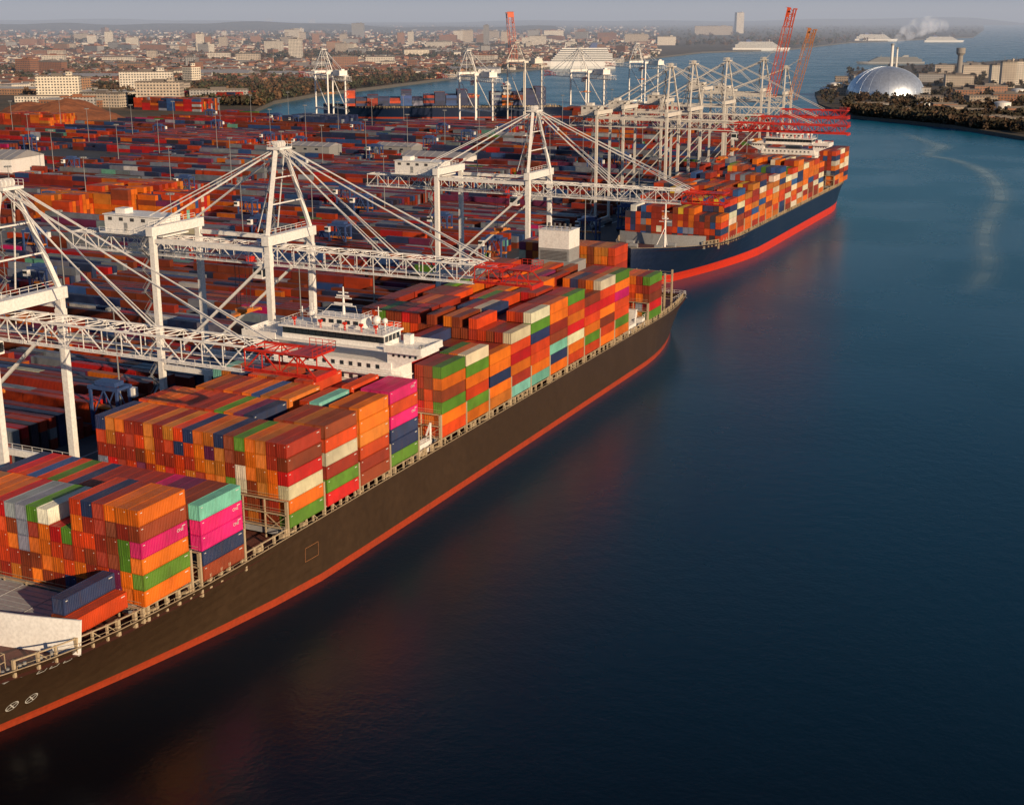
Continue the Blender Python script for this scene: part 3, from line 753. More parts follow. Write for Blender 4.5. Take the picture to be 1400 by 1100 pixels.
def make_crane(loc,g=33,ys=8.6,zb=40.8,zt=46.4,za=67.6,out=63,back=30,redlen=13.5,raised=None,hue='white',redm='red',trx=22,th=.86,wk=True):
    root=empty('gantry_crane',loc); ch,wb=(.34,.17) if wk else (.31,.15)
    def P(b,name,mats=(hue,),par=root): return b.obj(name,list(mats),par)
    for x in (0,-g):
        for y in (-ys,ys):
            b=MB(); b.beam((x,y,2.4),(x,y,zt),1.45*th,1.6*th); b.box(x-1.*th,x+1.*th,y-1.*th,y+1.*th,2.4,4.6)
            if x==0: b.box(x-.9*th,x+.9*th,y-.9*th,y+.9*th,zt-5,zt-2)
            P(b,'leg')
            w=empty('bogie',(0,0,0),0,root)
            b=MB(); b.box(x-.5,x+.5,y-4.4,y+4.4,1.2,2.3); b.obj('bogie_frame',['grey'],w)
            for k in range(6):
                b=MB(); b.cyl((x-.3,y-3.8+k*1.52,.62),(x+.3,y-3.8+k*1.52,.62),.55,10); b.obj('wheel',['dgrey'],w)
        b=MB(); b.box(x-.8*th,x+.8*th,-ys+1.1,ys-1.1,2.6,4.4); P(b,'sill_beam')
        b=MB(); b.box(x-1.1*th,x+1.1*th,-ys-1.2,ys+1.2,zt,zt+2.5*th); b.rail((x-1.1*th,-ys,zt+2.5*th),(x-1.1*th,ys,zt+2.5*th),1.1,2,.07); P(b,'portal_beam')
    for y in (-ys,ys):
        b=MB(); b.beam((-g+.9,y,14.5),(-.9,y,14.5),.9*th,1.5*th)
        if wk: b.rail((-g,y-.5,15.3),(0,y-.5,15.3),1.1,2.5,.06)
        P(b,'cross_girder')
        b=MB(); b.beam((-g+.9,y,zt-1.2),(-.9,y,zt-1.2),.7*th,1.2*th); P(b,'upper_girder')
        b=MB(); b.beam((-g+1,y,15.5),(-.8,y,zt-4),.65*th); P(b,'diagonal_brace')
    b=MB(); xa=-1.5; zp=zt+2.5*th
    for y in (-1,1):
        b.beam((0,y*ys,zp),(xa,y*1.6,za),.9*th); b.beam((-6,y*4,zt+2),(xa,y*1.6,za-1),.25*th)
        b.beam((-g,y*ys*.9,zp),(xa,y*1.6,za-.5),.45*th)
    for k in (.35,.65): 
        yy=ys+(1.6-ys)*k; z=zp+(za-zp)*k; b.beam((xa*k,-yy,z),(xa*k,yy,z),.28)
    b.box(xa-2,xa+1.6,-2.4,2.4,za-.4,za+.1); b.rail((xa-2,-2.4,za+.1),(xa+1.6,-2.4,za+.1),1.1,1,.06); b.rail((xa-2,2.4,za+.1),(xa+1.6,2.4,za+.1),1.1,1,.06); b.rail((xa-2,-2.4,za+.1),(xa-2,2.4,za+.1),1.1,1,.06)
    for y in (-1.4,-.5,.5,1.4): b.cyl((xa-.2,y-.15,za+.7),(xa-.2,y+.15,za+.7),.75,12)
    P(b,'apex_frame')
    b=MB(); truss(b,-g-back,2.5,zb,zb+4.,3.0,4.2,ch,wb,0,wk); P(b,'main_girder')
    rot=Matrix.Identity(4)
    if raised: rot=Matrix.Translation((3,0,zb+2))@Matrix.Rotation(-rad(raised),4,'Y')@Matrix.Translation((-3,0,-zb-2))
    b=MB(); truss(b,3,out-redlen,zb,zb+4.,3.0,4.2,ch,wb,0,wk); b.xf(rot); P(b,'boom',(redm if raised else hue,))
    b=MB(); truss(b,out-redlen,out,zb+.3,zb+3.6,2.8,3.,.38 if wk else .5,.2 if wk else .26,0,wk); b.beam((out,-3,zb),(out,3,zb),.5,.9); b.box(out-5,out,-3.4,3.4,zb+3.7,zb+3.8); b.rail((out,-3.4,zb+3.8),(out,3.4,zb+3.8),1.2,1.2,.08); b.rail((out-5,3.4,zb+3.8),(out,3.4,zb+3.8),1.2,1.2,.08)
    b.xf(rot); P(b,'boom_tip',(redm,))
    for y in (-2.3,2.3):
        for k,w in ((.42,.3*th),(.8,.3*th)):
            b=MB(); q=rot@Vector((out*k,y,zb+4.2))
            if raised:
                a=Vector((xa,y*.6,za)); mid=(a+q)/2+Vector((2.5,0,-2)); b.beam(a,mid,w*.7); b.beam(mid,q,w*.7)
            else:
                b.beam((xa+.5,y*.6,za),q,w*.7,w)
            P(b,'forestay')
            if not raised and wk:
                b=MB(); b.beam((xa+.5,y*.6-.7,za),q+Vector((1.5,-.3,0)),.11); P(b,'stay_rope')
        b=MB(); b.beam((xa,y*.6,za),(-g-back*.55,y,zb+4.2),.27*th); P(b,'backstay')
    mh=empty('machinery_house',(0,0,0),0,root); x0=-g-back*.62;x1=-g+6; z0=zb+5.
    b=MB(); b.box(x0,x1-7.5,-3.8,3.8,z0,z0+4.); b.box(x0-.3,x1-7.2,-4.1,4.1,z0+4.,z0+4.2); b.box(x0-1,x1-6,-4.8,4.8,z0-.4,z0); b.rail((x0-1,-4.8,z0),(x1-6,-4.8,z0),1.1,2,.06)
    b.box(x0+2,x0+5,-2,1,z0+4.2,z0+5.4); b.obj('house_wall',[hue],mh)
    b=MB(); b.box(x0+6,x0+7.1,-3.85,-3.803,z0+.2,z0+2.3); b.obj('door',['grey'],mh)
    for k in range(4):
        b=MB(); b.box(x0+1.2+k*3.4,x0+2.4+k*3.4,-3.85,-3.803,z0+2.7,z0+3.5); b.obj('ventilation_louvre',['dgrey'],mh)
    if not raised:
        b=MB(); b.box(trx-3.5,trx+3.5,-2.5,2.5,zb-.9,zb-.4); b.box(trx-2.5,trx+2.5,-2.1,2.1,zb-.4,zb+.8); P(b,'trolley',('red',))
        b=MB(); b.box(trx+4,trx+6.6,-1.2,1.2,zb-4,zb-1); b.box(trx+4.6,trx+6,-.3,.3,zb-1,zb); b.box(trx+6.6,trx+6.65,-1,1,zb-3.6,zb-1.8,1); b.box(trx+4.2,trx+6.4,-1.26,-1.203,zb-3,zb-1.6,1); P(b,'operator_cab',('white','glass'))
        zs=zb-13
        for dx in (-1.5,1.5):
            for y in (-.8,.8): b=MB(); b.beam((trx+dx,y,zs+1),(trx+dx,y,zb-.9),.09); P(b,'hoist_rope',('dgrey',))
        b=MB(); b.box(trx-.8,trx+.8,-5.6,5.6,zs,zs+.5); b.box(trx-1.1,trx+1.1,-5.6,-5.2,zs-.2,zs+.4); b.box(trx-1.1,trx+1.1,5.2,5.6,zs-.2,zs+.4); b.box(trx-1.5,trx+1.5,-1.6,1.6,zs+.5,zs+1.3); P(b,'spreader',('orange',))
    b=MB(); z=2; x=-g-1.5; s=1
    while z<zt-2:
        b.beam((x,-ys-1.2-1.4*s,z),(x,-ys-1.2+1.4*s,z+2.6),.5,.12); b.beam((x-.35,-ys-1.2-1.4*s,z+1),(x-.35,-ys-1.2+1.4*s,z+3.6),.05); b.box(x-.5,x+.5,-ys-1.2+1.4*s-.5,-ys-1.2+1.4*s+.5,z+2.5,z+2.6); z+=2.6; s=-s
    P(b,'leg_stairway',('steel',))
    b=MB(); z=zp; s=1
    while z<za-3:
        yc=-1.5
        b.beam((-3.5,yc-1.3*s,z),(-3.5,yc+1.3*s,z+2.3),.45,.1); b.beam((-3.5,yc-1.3*s,z+1),(-3.5,yc+1.3*s,z+3.3),.05); b.box(-4,-3,yc+1.3*s-.4,yc+1.3*s+.4,z+2.2,z+2.3); z+=2.3; s=-s
    for yy in (-3,0): b.beam((-4.1,yy,zt+1),(-3.9,yy,za-2),.1)
    P(b,'mast_stairway',('steel',))
    return root
G='ship-to-shore gantry cranes on the quay'
cr=make_crane((-179,176,4.03),trx=-14)
tag(cr,'white ship-to-shore gantry crane with red boom tip reaching over ship','crane',G)
for u in (259,401): tag(copy_thing(cr,(-179,u,4.03)),'white ship-to-shore gantry crane with red boom tip reaching over ship','crane',G)
for i,(u,vb,out) in enumerate(((598,-200,80),(641,-203,74),(698,-203,62))):
    big=make_crane((vb,u,4.03),g=34,zb=47.5,zt=53,za=75,out=out,back=16,redlen=[50,42,34][i],trx=24-4*i,hue='wcream',redm='mutedred',th=.7,wk=False)
    tag(big,'tall off-white gantry crane with red boom lowered over blue ship','crane',G)
rb=make_crane((-198,752,4.03),g=34,zb=52,zt=57,za=74,out=51,back=16,redlen=10,raised=79,hue='wcream',redm='orangered',th=.7,wk=False)
tag(rb,'tall gantry crane with its orange-red boom raised upright','crane',G)
r2=make_crane((-198,802,4.03),g=34,zb=48,zt=53,za=68,out=44,back=16,redlen=8,raised=77,hue='wcream',redm='rust',th=.7,wk=False)
tag(r2,'gantry crane with its rusty orange boom raised upright','crane',G)
fwd=math.atan2(CY,-SY)
bg=[(445,168,0),(640,172,0),(705,170,1),(790,165,0),(868,142,0)]
for px,py,rz in bg:
    x,y=gp(px,py); ang=fwd+rad(28)
    if rz:
        q=copy_thing(rb,(x,y,4.03),ang); q['label']='distant gantry crane with boom raised beside the inner dock'
    else:
        q=copy_thing(cr,(x,y,4.03),ang); q['label']='distant white gantry crane beside the inner dock'
# ------------------------------------------------------------------ straddle carriers
sc=empty('straddle_carrier',(0,0,0))
b=MB()
for y in (-2.2,2.2):
    b.box(-4.8,4.8,y-.4,y+.4,1.1,2.0)
    for x in (-4,4): b.box(x-.3,x+.3,y-.3,y+.3,2,11.4)
    b.box(-4.6,4.6,y-.35,y+.35,11.4,12.2); b.beam((-4,y,4),(0,y,11.4),.25); b.beam((4,y,4),(0,y,11.4),.25)
for x in (-4,4): b.box(x-.4,x+.4,-2.5,2.5,11.5,12.1)
b.box(-3,3,-1.6,1.6,12.2,13.2); b.obj('portal_frame',['blue'],sc)
b=MB(); b.box(3.2,5.2,2.3,3.9,9,11.2); b.box(3.3,5.25,3.85,3.95,9.9,10.9,1); b.obj('driver_cab',['white','glass'],sc)
b=MB(); b.box(-5.2,5.2,-.9,.9,6.2,6.8); b.obj('spreader',['orange'],sc)
for y in (-2.2,2.2):
    for x in (-3.9,-1.3,1.3,3.9):
        b=MB(); b.cyl((x,y-.3,.8),(x,y+.3,.8),.78,12); b.obj('wheel',['rubber'],sc)
LS='tall blue portal straddle carrier driving between container rows'
spots=[]
for i in range(500):
    v=R.choice([-216,-218,-348,-350,-610,-480,-482,-735]) if R.random()<.6 else R.uniform(-900,-230); u=R.uniform(200,1150)
    px,py,zc=proj(v,u,8)
    if 10<px<1000 and 160<py<600 and inpoly(v,u,yard) and all(math.hypot(v-a,u-c)>28 for a,c in spots): spots.append((v,u))
    if len(spots)>=42: break
sc.location=(*spots[0],4.03); tag(sc,LS,'straddle carrier','straddle carriers in the yard')
for v,u in spots[1:]: copy_thing(sc,(v,u,4.03),R.choice([0,math.pi]))
# ------------------------------------------------------------------ light masts
lm=empty('light_mast',(0,0,0)); b=MB(); b.cyl((0,0,0),(0,0,30),.28,8,0,.13); b.obj('pole',['steel'],lm)
b=MB()
for a in range(8):
    t=a*math.pi/4; b.box(1.3*math.cos(t)-.3,1.3*math.cos(t)+.3,1.3*math.sin(t)-.3,1.3*math.sin(t)+.3,29.4,30); b.beam((0,0,29.8),(1.3*math.cos(t),1.3*math.sin(t),29.8),.12)
b.obj('lamp_head',['grey'],lm)
pts=[]
for u in range(250,1400,55):
    for v in (-215,-349,-481,-610,-735,-860,-990,-1080):
        px,py,_=proj(v,u,4)
        if -20<px<1150 and py<620 and inpoly(v,u,yard): pts.append((v+R.uniform(-4,4),u+R.uniform(-8,8)))
lm.location=(*pts[0],4.03); tag(lm,'tall slim floodlight mast standing among container rows','light mast','floodlight masts in the yard')
for v,u in pts[1:]: copy_thing(lm,(v,u,4.03))
# ------------------------------------------------------------------ buildings
def building(px,py,w,d,h,c,label='pale multi-storey building with rows of windows',rot=None,kind='building',roof='roof',name='building',base=4,grp='town buildings'):
    x,y=gp(px,py,base); b=MB(); b.box(-w/2,w/2,-d/2,d/2,-1,h); 
    b.box(-w/2+.4,w/2-.4,-d/2+.4,d/2-.4,h,h+.05,1); 
    for (xa,xb,ya,yb_) in ((-w/2-.15,w/2+.15,-d/2-.15,-d/2+.4),(-w/2-.15,w/2+.15,d/2-.4,d/2+.15),(-w/2-.15,-w/2+.4,-d/2+.4,d/2-.4),(w/2-.4,w/2+.15,-d/2+.4,d/2-.4)): b.box(xa,xb,ya,yb_,h-.2,h+.9,1)
    if h>9: b.box(-w*.15,w*.12,-d*.2,d*.15,h+.05,h+3.2,1)
    if h>24: b.box(w*.2,w*.34,-d*.3,d*.1,h+.05,h+5,0); b.cyl((-w*.3,0,h),(-w*.3,0,h+8),.3,6,1)
    o=b.obj(name,['facade',roof]); o.location=(x,y,base); o.rotation_euler=(0,0,R.choice([.1,.44,.6,-.2,.25]) if rot is None else rot); o.color=(*c,1)
    tag(o,label,kind,grp); return o
W=(.7,.64,.56);W2=(.54,.46,.38);BR=(.3,.14,.08);GY=(.35,.34,.34)
tw=[(112,57,60,18,32,W2),(150,62,30,18,48,W),(182,66,40,20,34,W),(275,72,24,18,52,W),(286,72,18,18,44,BR),(306,68,26,18,38,W2),(368,31,160,80,90,W),(427,32,110,60,70,W),
 (375,74,50,20,34,W),(405,82,30,20,48,W),(400,58,60,22,50,W),(432,62,26,20,40,BR),(470,60,28,20,36,W2),(490,52,60,30,70,GY),(548,62,26,18,44,BR),(562,62,22,18,48,W),
 (628,58,50,22,46,W),(640,60,40,22,50,W2),(665,62,18,18,70,GY),(600,66,80,24,20,W),(690,60,30,20,45,W2),(735,64,60,24,36,W),(350,60,40,18,28,BR),(210,72,70,24,22,BR),(90,70,60,20,22,W2),(40,64,60,20,26,BR),
 (1010,46,50,40,130,W),(975,48,220,90,50,W2),(870,60,90,30,36,W2),(910,62,70,30,30,W),(830,56,80,30,34,BR),(520,90,60,24,18,W),(450,92,40,20,16,BR),(340,88,50,22,22,W2)]
for t in tw: building(*t,rot=.44+R.uniform(-.2,.2),label=R.choice(['pale multi-storey apartment block with rows of windows','tower block rising above the town roofs']) )
cnt=0
while cnt<225:
    px=R.uniform(-10,900); py=R.choice([R.uniform(60,105),R.uniform(46,75),R.uniform(95,150)])
    if py>95 and px>330: continue
    x,y=gp(px,py)
    if not inpoly(x,y,mainland) or inpoly(x,y,yard): continue
    w=R.uniform(14,70)**1 ; d=R.uniform(12,24); h=R.choice([6,7,9,9,12,15,18,22,28]); 
    if py<60: w*=1.4;h*=1.4;d*=1.3
    big_=R.random()<.22
    if big_: w*=1.5; d*=1.8; h=8
    c=R.choice([W,W,W2,BR,BR,GY,(.34,.19,.11),(.76,.68,.56)])
    building(px,py,w,d,h,c,label='low industrial shed with grey metal roof' if big_ else 'mid-rise town building with rows of windows',roof='rooflight' if big_ else R.choice(['roof','brick','roof'])); cnt+=1
D2=(.3,.24,.19)
for t in [(1310,118,40,26,16,W2),(1330,106,44,22,20,W2),(1362,118,20,16,30,W),(1376,120,20,16,36,W2),(1392,116,20,16,34,W),(1350,130,44,20,12,BR),(1270,142,30,16,9,D2),(1250,132,36,18,11,GY),(1290,152,26,14,8,BR),(1310,156,26,14,8,D2),(1335,162,22,12,9,BR),(1165,126,22,20,10,GY),(1145,130,20,14,8,D2),(1190,150,36,14,7,GY),(1225,156,26,12,7,D2),(1380,140,40,20,10,BR),(1340,142,34,18,9,D2),(1395,158,30,14,8,BR),(1180,114,34,20,12,GY),(1272,112,40,20,12,GY),(1290,100,34,20,14,W2),(1385,98,40,20,12,W2),(1325,95,40,20,12,GY),(1150,112,20,14,8,D2),(1265,158,22,12,7,D2),(1355,170,24,12,8,BR),(1380,174,24,12,9,D2),(1320,134,30,16,10,BR)]:
    building(*t,rot=R.uniform(.2,.6),base=3,label='industrial building on the wooded river bank',grp='riverside industrial buildings')
def shed(px,py,w,d,h,label,mat='white',rot=.0):
    x,y=gp(px,py); r_=empty('warehouse',(x,y,4.03),rot); tag(r_,label,'warehouse')
    b=MB(); b.box(-w/2,w/2,-d/2,d/2,0,h); b.obj('wall',[mat],r_)
    b=MB(); b.add([(-w/2-.5,-d/2-.5,h),(w/2+.5,-d/2-.5,h),(w/2+.5,0,h+d*.12),(-w/2-.5,0,h+d*.12),(w/2+.5,d/2+.5,h),(-w/2-.5,d/2+.5,h)],[(0,1,2,3),(3,2,4,5),(1,4,2),(0,3,5),(0,5,4,1)])
    for k in range(int(w/6)): b.beam((-w/2+3+k*6,-d/2-.5,h+.1),(-w/2+3+k*6,0,h+d*.12+.1),.3)
    b.obj('roof',['rooflight'],r_)
    for k in range(max(2,int(w/14))):
        b=MB(); xx=-w/2+6+k*14; b.box(xx-2,xx+2,-d/2-.06,-d/2-.003,0,4.6)
        if xx+2<w/2: b.obj('roller_door',['dgrey'],r_)
    for k in range(max(2,int(w/9))):
        b=MB(); xx=-w/2+4+k*9; b.box(xx-1.2,xx+1.2,-d/2-.06,-d/2-.003,h-2.6,h-1.4)
        if xx+2<w/2: b.obj('window',['glass'],r_)
shed(-2,242,44,36,13,'white warehouse with pale metal roof beside yard',rot=.2)
shed(600,225,46,24,6,'long pale terminal shed among container rows',rot=.05); shed(545,212,30,18,7,'pale terminal workshop among container rows','grey',.05)
shed(432,218,32,18,10,'grey transit shed beside container rows','grey',.05); shed(700,198,24,14,8,'small white office shed in the terminal',rot=.05)
shed(300,108,110,40,10,'long dockside shed with pale roof','cream',.3); shed(400,108,80,30,9,'dockside shed with pale roof','white',.3); shed(120,112,120,34,9,'long low depot shed beside railway','cream',.35)
shed(650,100,90,26,8,'cruise terminal shed by the water','white',.3)
b=MB(); x0,y0=gp(80,160); rr=random.Random(3); nn=26
vs=[];fs=[]
for i in range(nn):
    for j in range(nn):
        a=i/(nn-1)*2-1;c=j/(nn-1)*2-1; hgt=max(0,1-a*a-.9*c*c)**.7*14*(1+.25*math.sin(a*7)+.2*rr.random()); vs.append((x0+a*75,y0+c*38,3.9+hgt))
for i in range(nn-1):
    for j in range(nn-1): fs.append((i*nn+j,(i+1)*nn+j,(i+1)*nn+j+1,i*nn+j+1))
b.add(vs,fs); o=b.obj('scrap_heap',['scrap']); o['kind']='stuff'; tag(o,'rust-brown scrap metal heap at the edge of docks','scrap heap')
x,y=gp(1210,131,3)
dr=empty('incinerator_dome',(x,y,3)); tag(dr,'huge ribbed silver dome on the far river bank','dome')
b=MB(); b.sphere((0,0,0),50,0,64,16,.74,0); b.obj('dome_shell',['domemetal'],dr,smooth=True)
b=MB()
for i in range(24):
    th=2*math.pi*i/24
    for j in range(10):
        a0=math.pi/2*j/10;a1=math.pi/2*(j+1)/10
        b.beam((50.1*math.cos(a0)*math.cos(th),50.1*math.cos(a0)*math.sin(th),50.1*.74*math.sin(a0)),(50.1*math.cos(a1)*math.cos(th),50.1*math.cos(a1)*math.sin(th),50.1*.74*math.sin(a1)),.25)
b.obj('dome_rib',['domemetal'],dr)
b=MB(); b.cyl((0,0,-1),(0,0,2.5),51.5,48); b.obj('base_ring',['concrete'],dr)
x,y=gp(1216,122,3)
for dx,r_,hh in ((0,2.4,62),(7,1.5,57)):
    ch=empty('chimney',(x+dx,y,3)); tag(ch,'pale slender chimney behind the silver dome','chimney','chimneys by the dome')
    b=MB(); b.cyl((0,0,0),(0,0,hh),r_,16,0,r_*.8); b.obj('stack',['white'],ch)
    b=MB(); b.cyl((0,0,hh-2),(0,0,hh+.6),r_*.95,16); b.obj('stack_top',['grey'],ch)
cx,cy=x,y
x,y=gp(1310,112,3); wt=empty('water_tower',(x,y,3)); tag(wt,'round-headed concrete tower on the river bank','tower')
b=MB(); b.cyl((0,0,0),(0,0,40),4.5,16,0,4); b.obj('shaft',['concrete'],wt); b=MB(); b.cyl((0,0,40),(0,0,44),4,16,0,7); b.cyl((0,0,44),(0,0,52),7,16); b.obj('tank',['concrete'],wt)
for (px,py,r_,hh) in ((1140,122,8,8),(1128,128,7,7),(1262,150,7,7),(1370,150,9,8),(1392,132,9,9)):
    x,y=gp(px,py,3); b=MB(); b.cyl((0,0,0),(0,0,hh),r_,24); b.cyl((0,0,hh),(0,0,hh+1.5),r_,24,0,.5); o=b.obj('storage_tank',['white']); o.location=(x,y,3); tag(o,'white cylindrical storage tank on the river bank','tank','storage tanks on the river bank')
def volmat(name,build):
    m=bpy.data.materials.new(name); m.use_nodes=True; nt=m.node_tree; nt.nodes.clear()
    out=N(nt,'ShaderNodeOutputMaterial'); v=N(nt,'ShaderNodeVolumePrincipled'); nt.links.new(v.outputs[0],out.inputs['Volume']); build(nt,v); return m
def st_(nt,v):
    v.inputs['Color'].default_value=(1,1,1,1)
    n=noise(nt,.045,5,objco(nt),.65); d=math_(nt,'MULTIPLY',ramp(nt,n,.4,.68),.045); nt.links.new(d,v.inputs['Density'])
    v.inputs['Emission Color'].default_value=(.85,.82,.85,1); nt.links.new(math_(nt,'MULTIPLY',d,.5),v.inputs['Emission Strength'])  # faint glow tied to density, stands in for multiply scattered sunlight
M['steam']=volmat('steam',st_)
b=MB(); dirv=Vector((CY,SY,0))
for k,(dx,dz,r_) in enumerate(((2,6,5),(9,12,9),(20,20,13),(34,27,16),(50,31,15),(66,29,11))):
    c=Vector((cx,cy,66))+dirv*dx+Vector((0,0,dz-6)); b.sphere(c,r_,0,14,8,.85)
o=b.obj('steam_plume',['steam'],None,(cx,cy,66)); o['kind']='stuff'; tag(o,'white steam plume drifting from the chimney','steam')
def hz(nt,v):
    v.inputs['Color'].default_value=(.75,.85,1,1); v.inputs['Density'].default_value=.00009
    v.inputs['Emission Color'].default_value=(.5,.68,1,1); v.inputs['Emission Strength'].default_value=.000014  # bluish emission added in place of multiple scattering in the air
M['haze']=volmat('haze_air',hz)
b=MB(); b.box(-30000,30000,1500,42000,-3,330); o=b.obj('haze',['haze']); o.rotation_euler=(0,0,rad(25.2)); o['kind']='structure'
def liner(px,py,L,h,label,rot,name='cruise_ship',mat='white',hullm='white',base=0):
    x,y=gp(px,py,base); r_=empty(name,(x,y,0),rot); tag(r_,label,'ship')
    w=L*.06; prof=[(-.5,1.),(.34,1.),(.41,.72),(.46,.4),(.5,.02)]
    b=MB(); vs=[];fs=[]
    for fx,fw in prof:
        rk=L*.02 if fx>.4 else 0
        for sy in (-1,1): vs+=[(fx*L-rk*(fx>.4),sy*w*fw*.8,-1),(fx*L,sy*w*fw,h*.12),(fx*L+rk,sy*w*fw,h*.34)]
    for i in range(4):
        a=i*6;c=a+6
        for s_ in (0,3):
            fs+=[(a+s_,c+s_,c+s_+1,a+s_+1),(a+s_+1,c+s_+1,c+s_+2,a+s_+2)]
        fs.append((a+2,a+5,c+5,c+2))
    fs+=[(0,1,4,3),(1,2,5,4)]
    b.add(vs,fs); b.obj('hull',[hullm],r_)
    b=MB(); nd=7
    for k in range(nd):
        t0=.34+k*.085; f_=L*(.33-.022*k); a_=-L*(.46-.012*k*(k>3))
        b.box(a_,f_,-w*.9,w*.9,h*(t0+.035),h*(t0+.085)); b.box(a_+1,f_-1.5,-w*.86,w*.86,h*t0,h*(t0+.035),1)
    b.obj('superstructure',[mat,'glass'],r_)
    b=MB(); z0=h*.935; b.add([(-L*.26,-w*.35,z0),(-L*.16,-w*.35,z0),(-L*.16,w*.35,z0),(-L*.26,w*.35,z0),(-L*.27,-w*.25,h*1.17),(-L*.2,-w*.25,h*1.17),(-L*.2,w*.25,h*1.17),(-L*.27,w*.25,h*1.17)],[(4,5,6,7),(0,1,5,4),(1,2,6,5),(2,3,7,6),(3,0,4,7)]); b.obj('funnel',['blue' if mat=='white' else mat],r_)
    b=MB(); b.beam((L*.15,0,z0),(L*.14,0,h*1.2),L*.006); b.obj('mast',[mat],r_)
    return r_
liner(788,94,160,44,'white cruise ship moored at the far terminal',.44+.1+math.pi)
liner(1040,70,180,30,'white cruise liner at distant berth',.44); liner(1197,57,190,32,'white ferry crossing the estuary',.44); liner(1290,58,170,24,'white ship on the estuary',.44)
liner(1217,88,150,17,'grey naval auxiliary ship moored off the bank',.44+math.pi,'grey_ship','grey','grey')
# ------------------------------------------------------------------ trees & houses (mass)
def foliage(name,pts,label,k=26,cols=((.055,.042,.022),(.1,.055,.028),(.05,.05,.025),(.14,.075,.035),(.045,.05,.02))):
    n=len(pts); P_=np.array([p[:2] for p in pts]); S=np.array([p[2] for p in pts]); Z=np.array([p[3] for p in pts])
    d=NR.normal(size=(n,k,3)); d/=np.linalg.norm(d,axis=2,keepdims=True); rr=NR.rand(n,k,1)**.4
    ce=d*rr*np.stack([S*.5,S*.5,S*.42],1)[:,None,:]; ce[:,:,0]+=P_[:,0:1]; ce[:,:,1]+=P_[:,1:2]; ce[:,:,2]+=(Z+S*.55)[:,None]
    a=NR.normal(size=(n,k,3)); a/=np.linalg.norm(a,axis=2,keepdims=True); bb=np.cross(a,NR.normal(size=(n,k,3))); bb/=np.linalg.norm(bb,axis=2,keepdims=True)
    sz=(S*.15)[:,None,None]
    q=np.stack([ce-a*sz-bb*sz,ce+a*sz-bb*sz*.6,ce+a*sz*.7+bb*sz,ce-a*sz*.8+bb*sz*.7],2).reshape(-1,3)
    Fq=np.arange(len(q)).reshape(-1,4)
    cc=np.array(cols)[NR.randint(len(cols),size=n)][:,None,:]*(.6+.8*NR.rand(n,k,1)); 
    o=np_mesh(name,q,Fq,'foliage',cc.reshape(-1,3))
    o['kind']='stuff'; tag(o,label,'trees'); return o
def greenness(x,y): return math.sin(x*.006+1)+math.sin(y*.0045)+.7*math.sin(x*.0021+y*.0017)+.5*math.sin(x*.013-y*.009)
pts=[]
while len(pts)<8200:
    px=R.uniform(-20,900); py=30+ (R.random()**.8)*115
    x,y=gp(px,py)
    if not inpoly(x,y,mainland) or inpoly(x,y,yard): continue
    if greenness(x,y)+R.uniform(-1.5,1.)<0: continue
    pts.append((x,y,R.uniform(6,13)*(1 if py>60 else 1.5),4))
while len(pts)<9000:
    px=R.uniform(900,1340); py=30+R.random()*35
    x,y=gp(px,py)
    if inpoly(x,y,mainland): pts.append((x,y,R.uniform(12,20),4))
foliage('woodland',pts,'brown winter trees spread through the distant town',22)
pts=[]
while len(pts)<1300:
    if R.random()<.55:
        t=R.random(); px=1165+t*240; py=158+t*27-R.uniform(1,14)*(.4+t)
    else: px=R.uniform(1120,1405); py=R.uniform(90,170)
    x,y=gp(px,py,3)
    if inpoly(x,y,bank): pts.append((x,y,R.uniform(5,11),3))
foliage('riverside_woodland',pts,'dark trees lining the far river bank',30,((.045,.035,.02),(.075,.045,.025),(.045,.04,.025)))
Vh=[];Fh=[];Ch=[]
cnt=0
while cnt<4000:
    px=R.uniform(-20,900); py=36+R.random()*84
    x,y=gp(px,py)
    if not inpoly(x,y,mainland) or inpoly(x,y,yard): continue
    if greenness(x,y)+R.uniform(-.6,1.2)>1.2: continue
    w=R.uniform(4,17)*(.7 if R.random()<.5 else 1);d=R.uniform(3.5,6.5);h=R.uniform(4.5,8)*(1.3 if py<60 else 1);a=R.choice([.2,.44,1.2,2.0])+R.uniform(-.2,.2); ca,sa=math.cos(a),math.sin(a)
    loc=[(-w,-d,0),(w,-d,0),(w,d,0),(-w,d,0),(-w,-d,h),(w,-d,h),(w,d,h),(-w,d,h),(-w,0,h+3),(w,0,h+3)]
    j=len(Vh); Vh+=[(x+ca*p-sa*q,y+sa*p+ca*q,3.9+r_) for p,q,r_ in loc]
    wc=R.choice([(.36,.17,.1),(.58,.46,.35),(.4,.21,.12),(.68,.62,.54),(.7,.66,.6)]); rc=R.choice([(.18,.075,.05),(.12,.09,.08),(.25,.1,.06),(.2,.19,.19)])
    for f,c in (((0,1,5,4),wc),((1,2,6,5),wc),((2,3,7,6),wc),((3,0,4,7),wc),((4,5,9,8),rc),((7,8,9,6),rc),((5,6,9,9),wc),((4,8,7,7),wc)):
        Fh.append([j+k for k in f]) ; Ch.append(c)
    cnt+=1
b=MB(); b.v=Vh; b.f=[tuple(dict.fromkeys(f)) for f in Fh]; b.m=[0]*len(Fh); b.c=Ch
o=b.obj('houses',['houses'],col=True); o['kind']='stuff'; tag(o,'thousands of small brick houses with pitched roofs','houses')
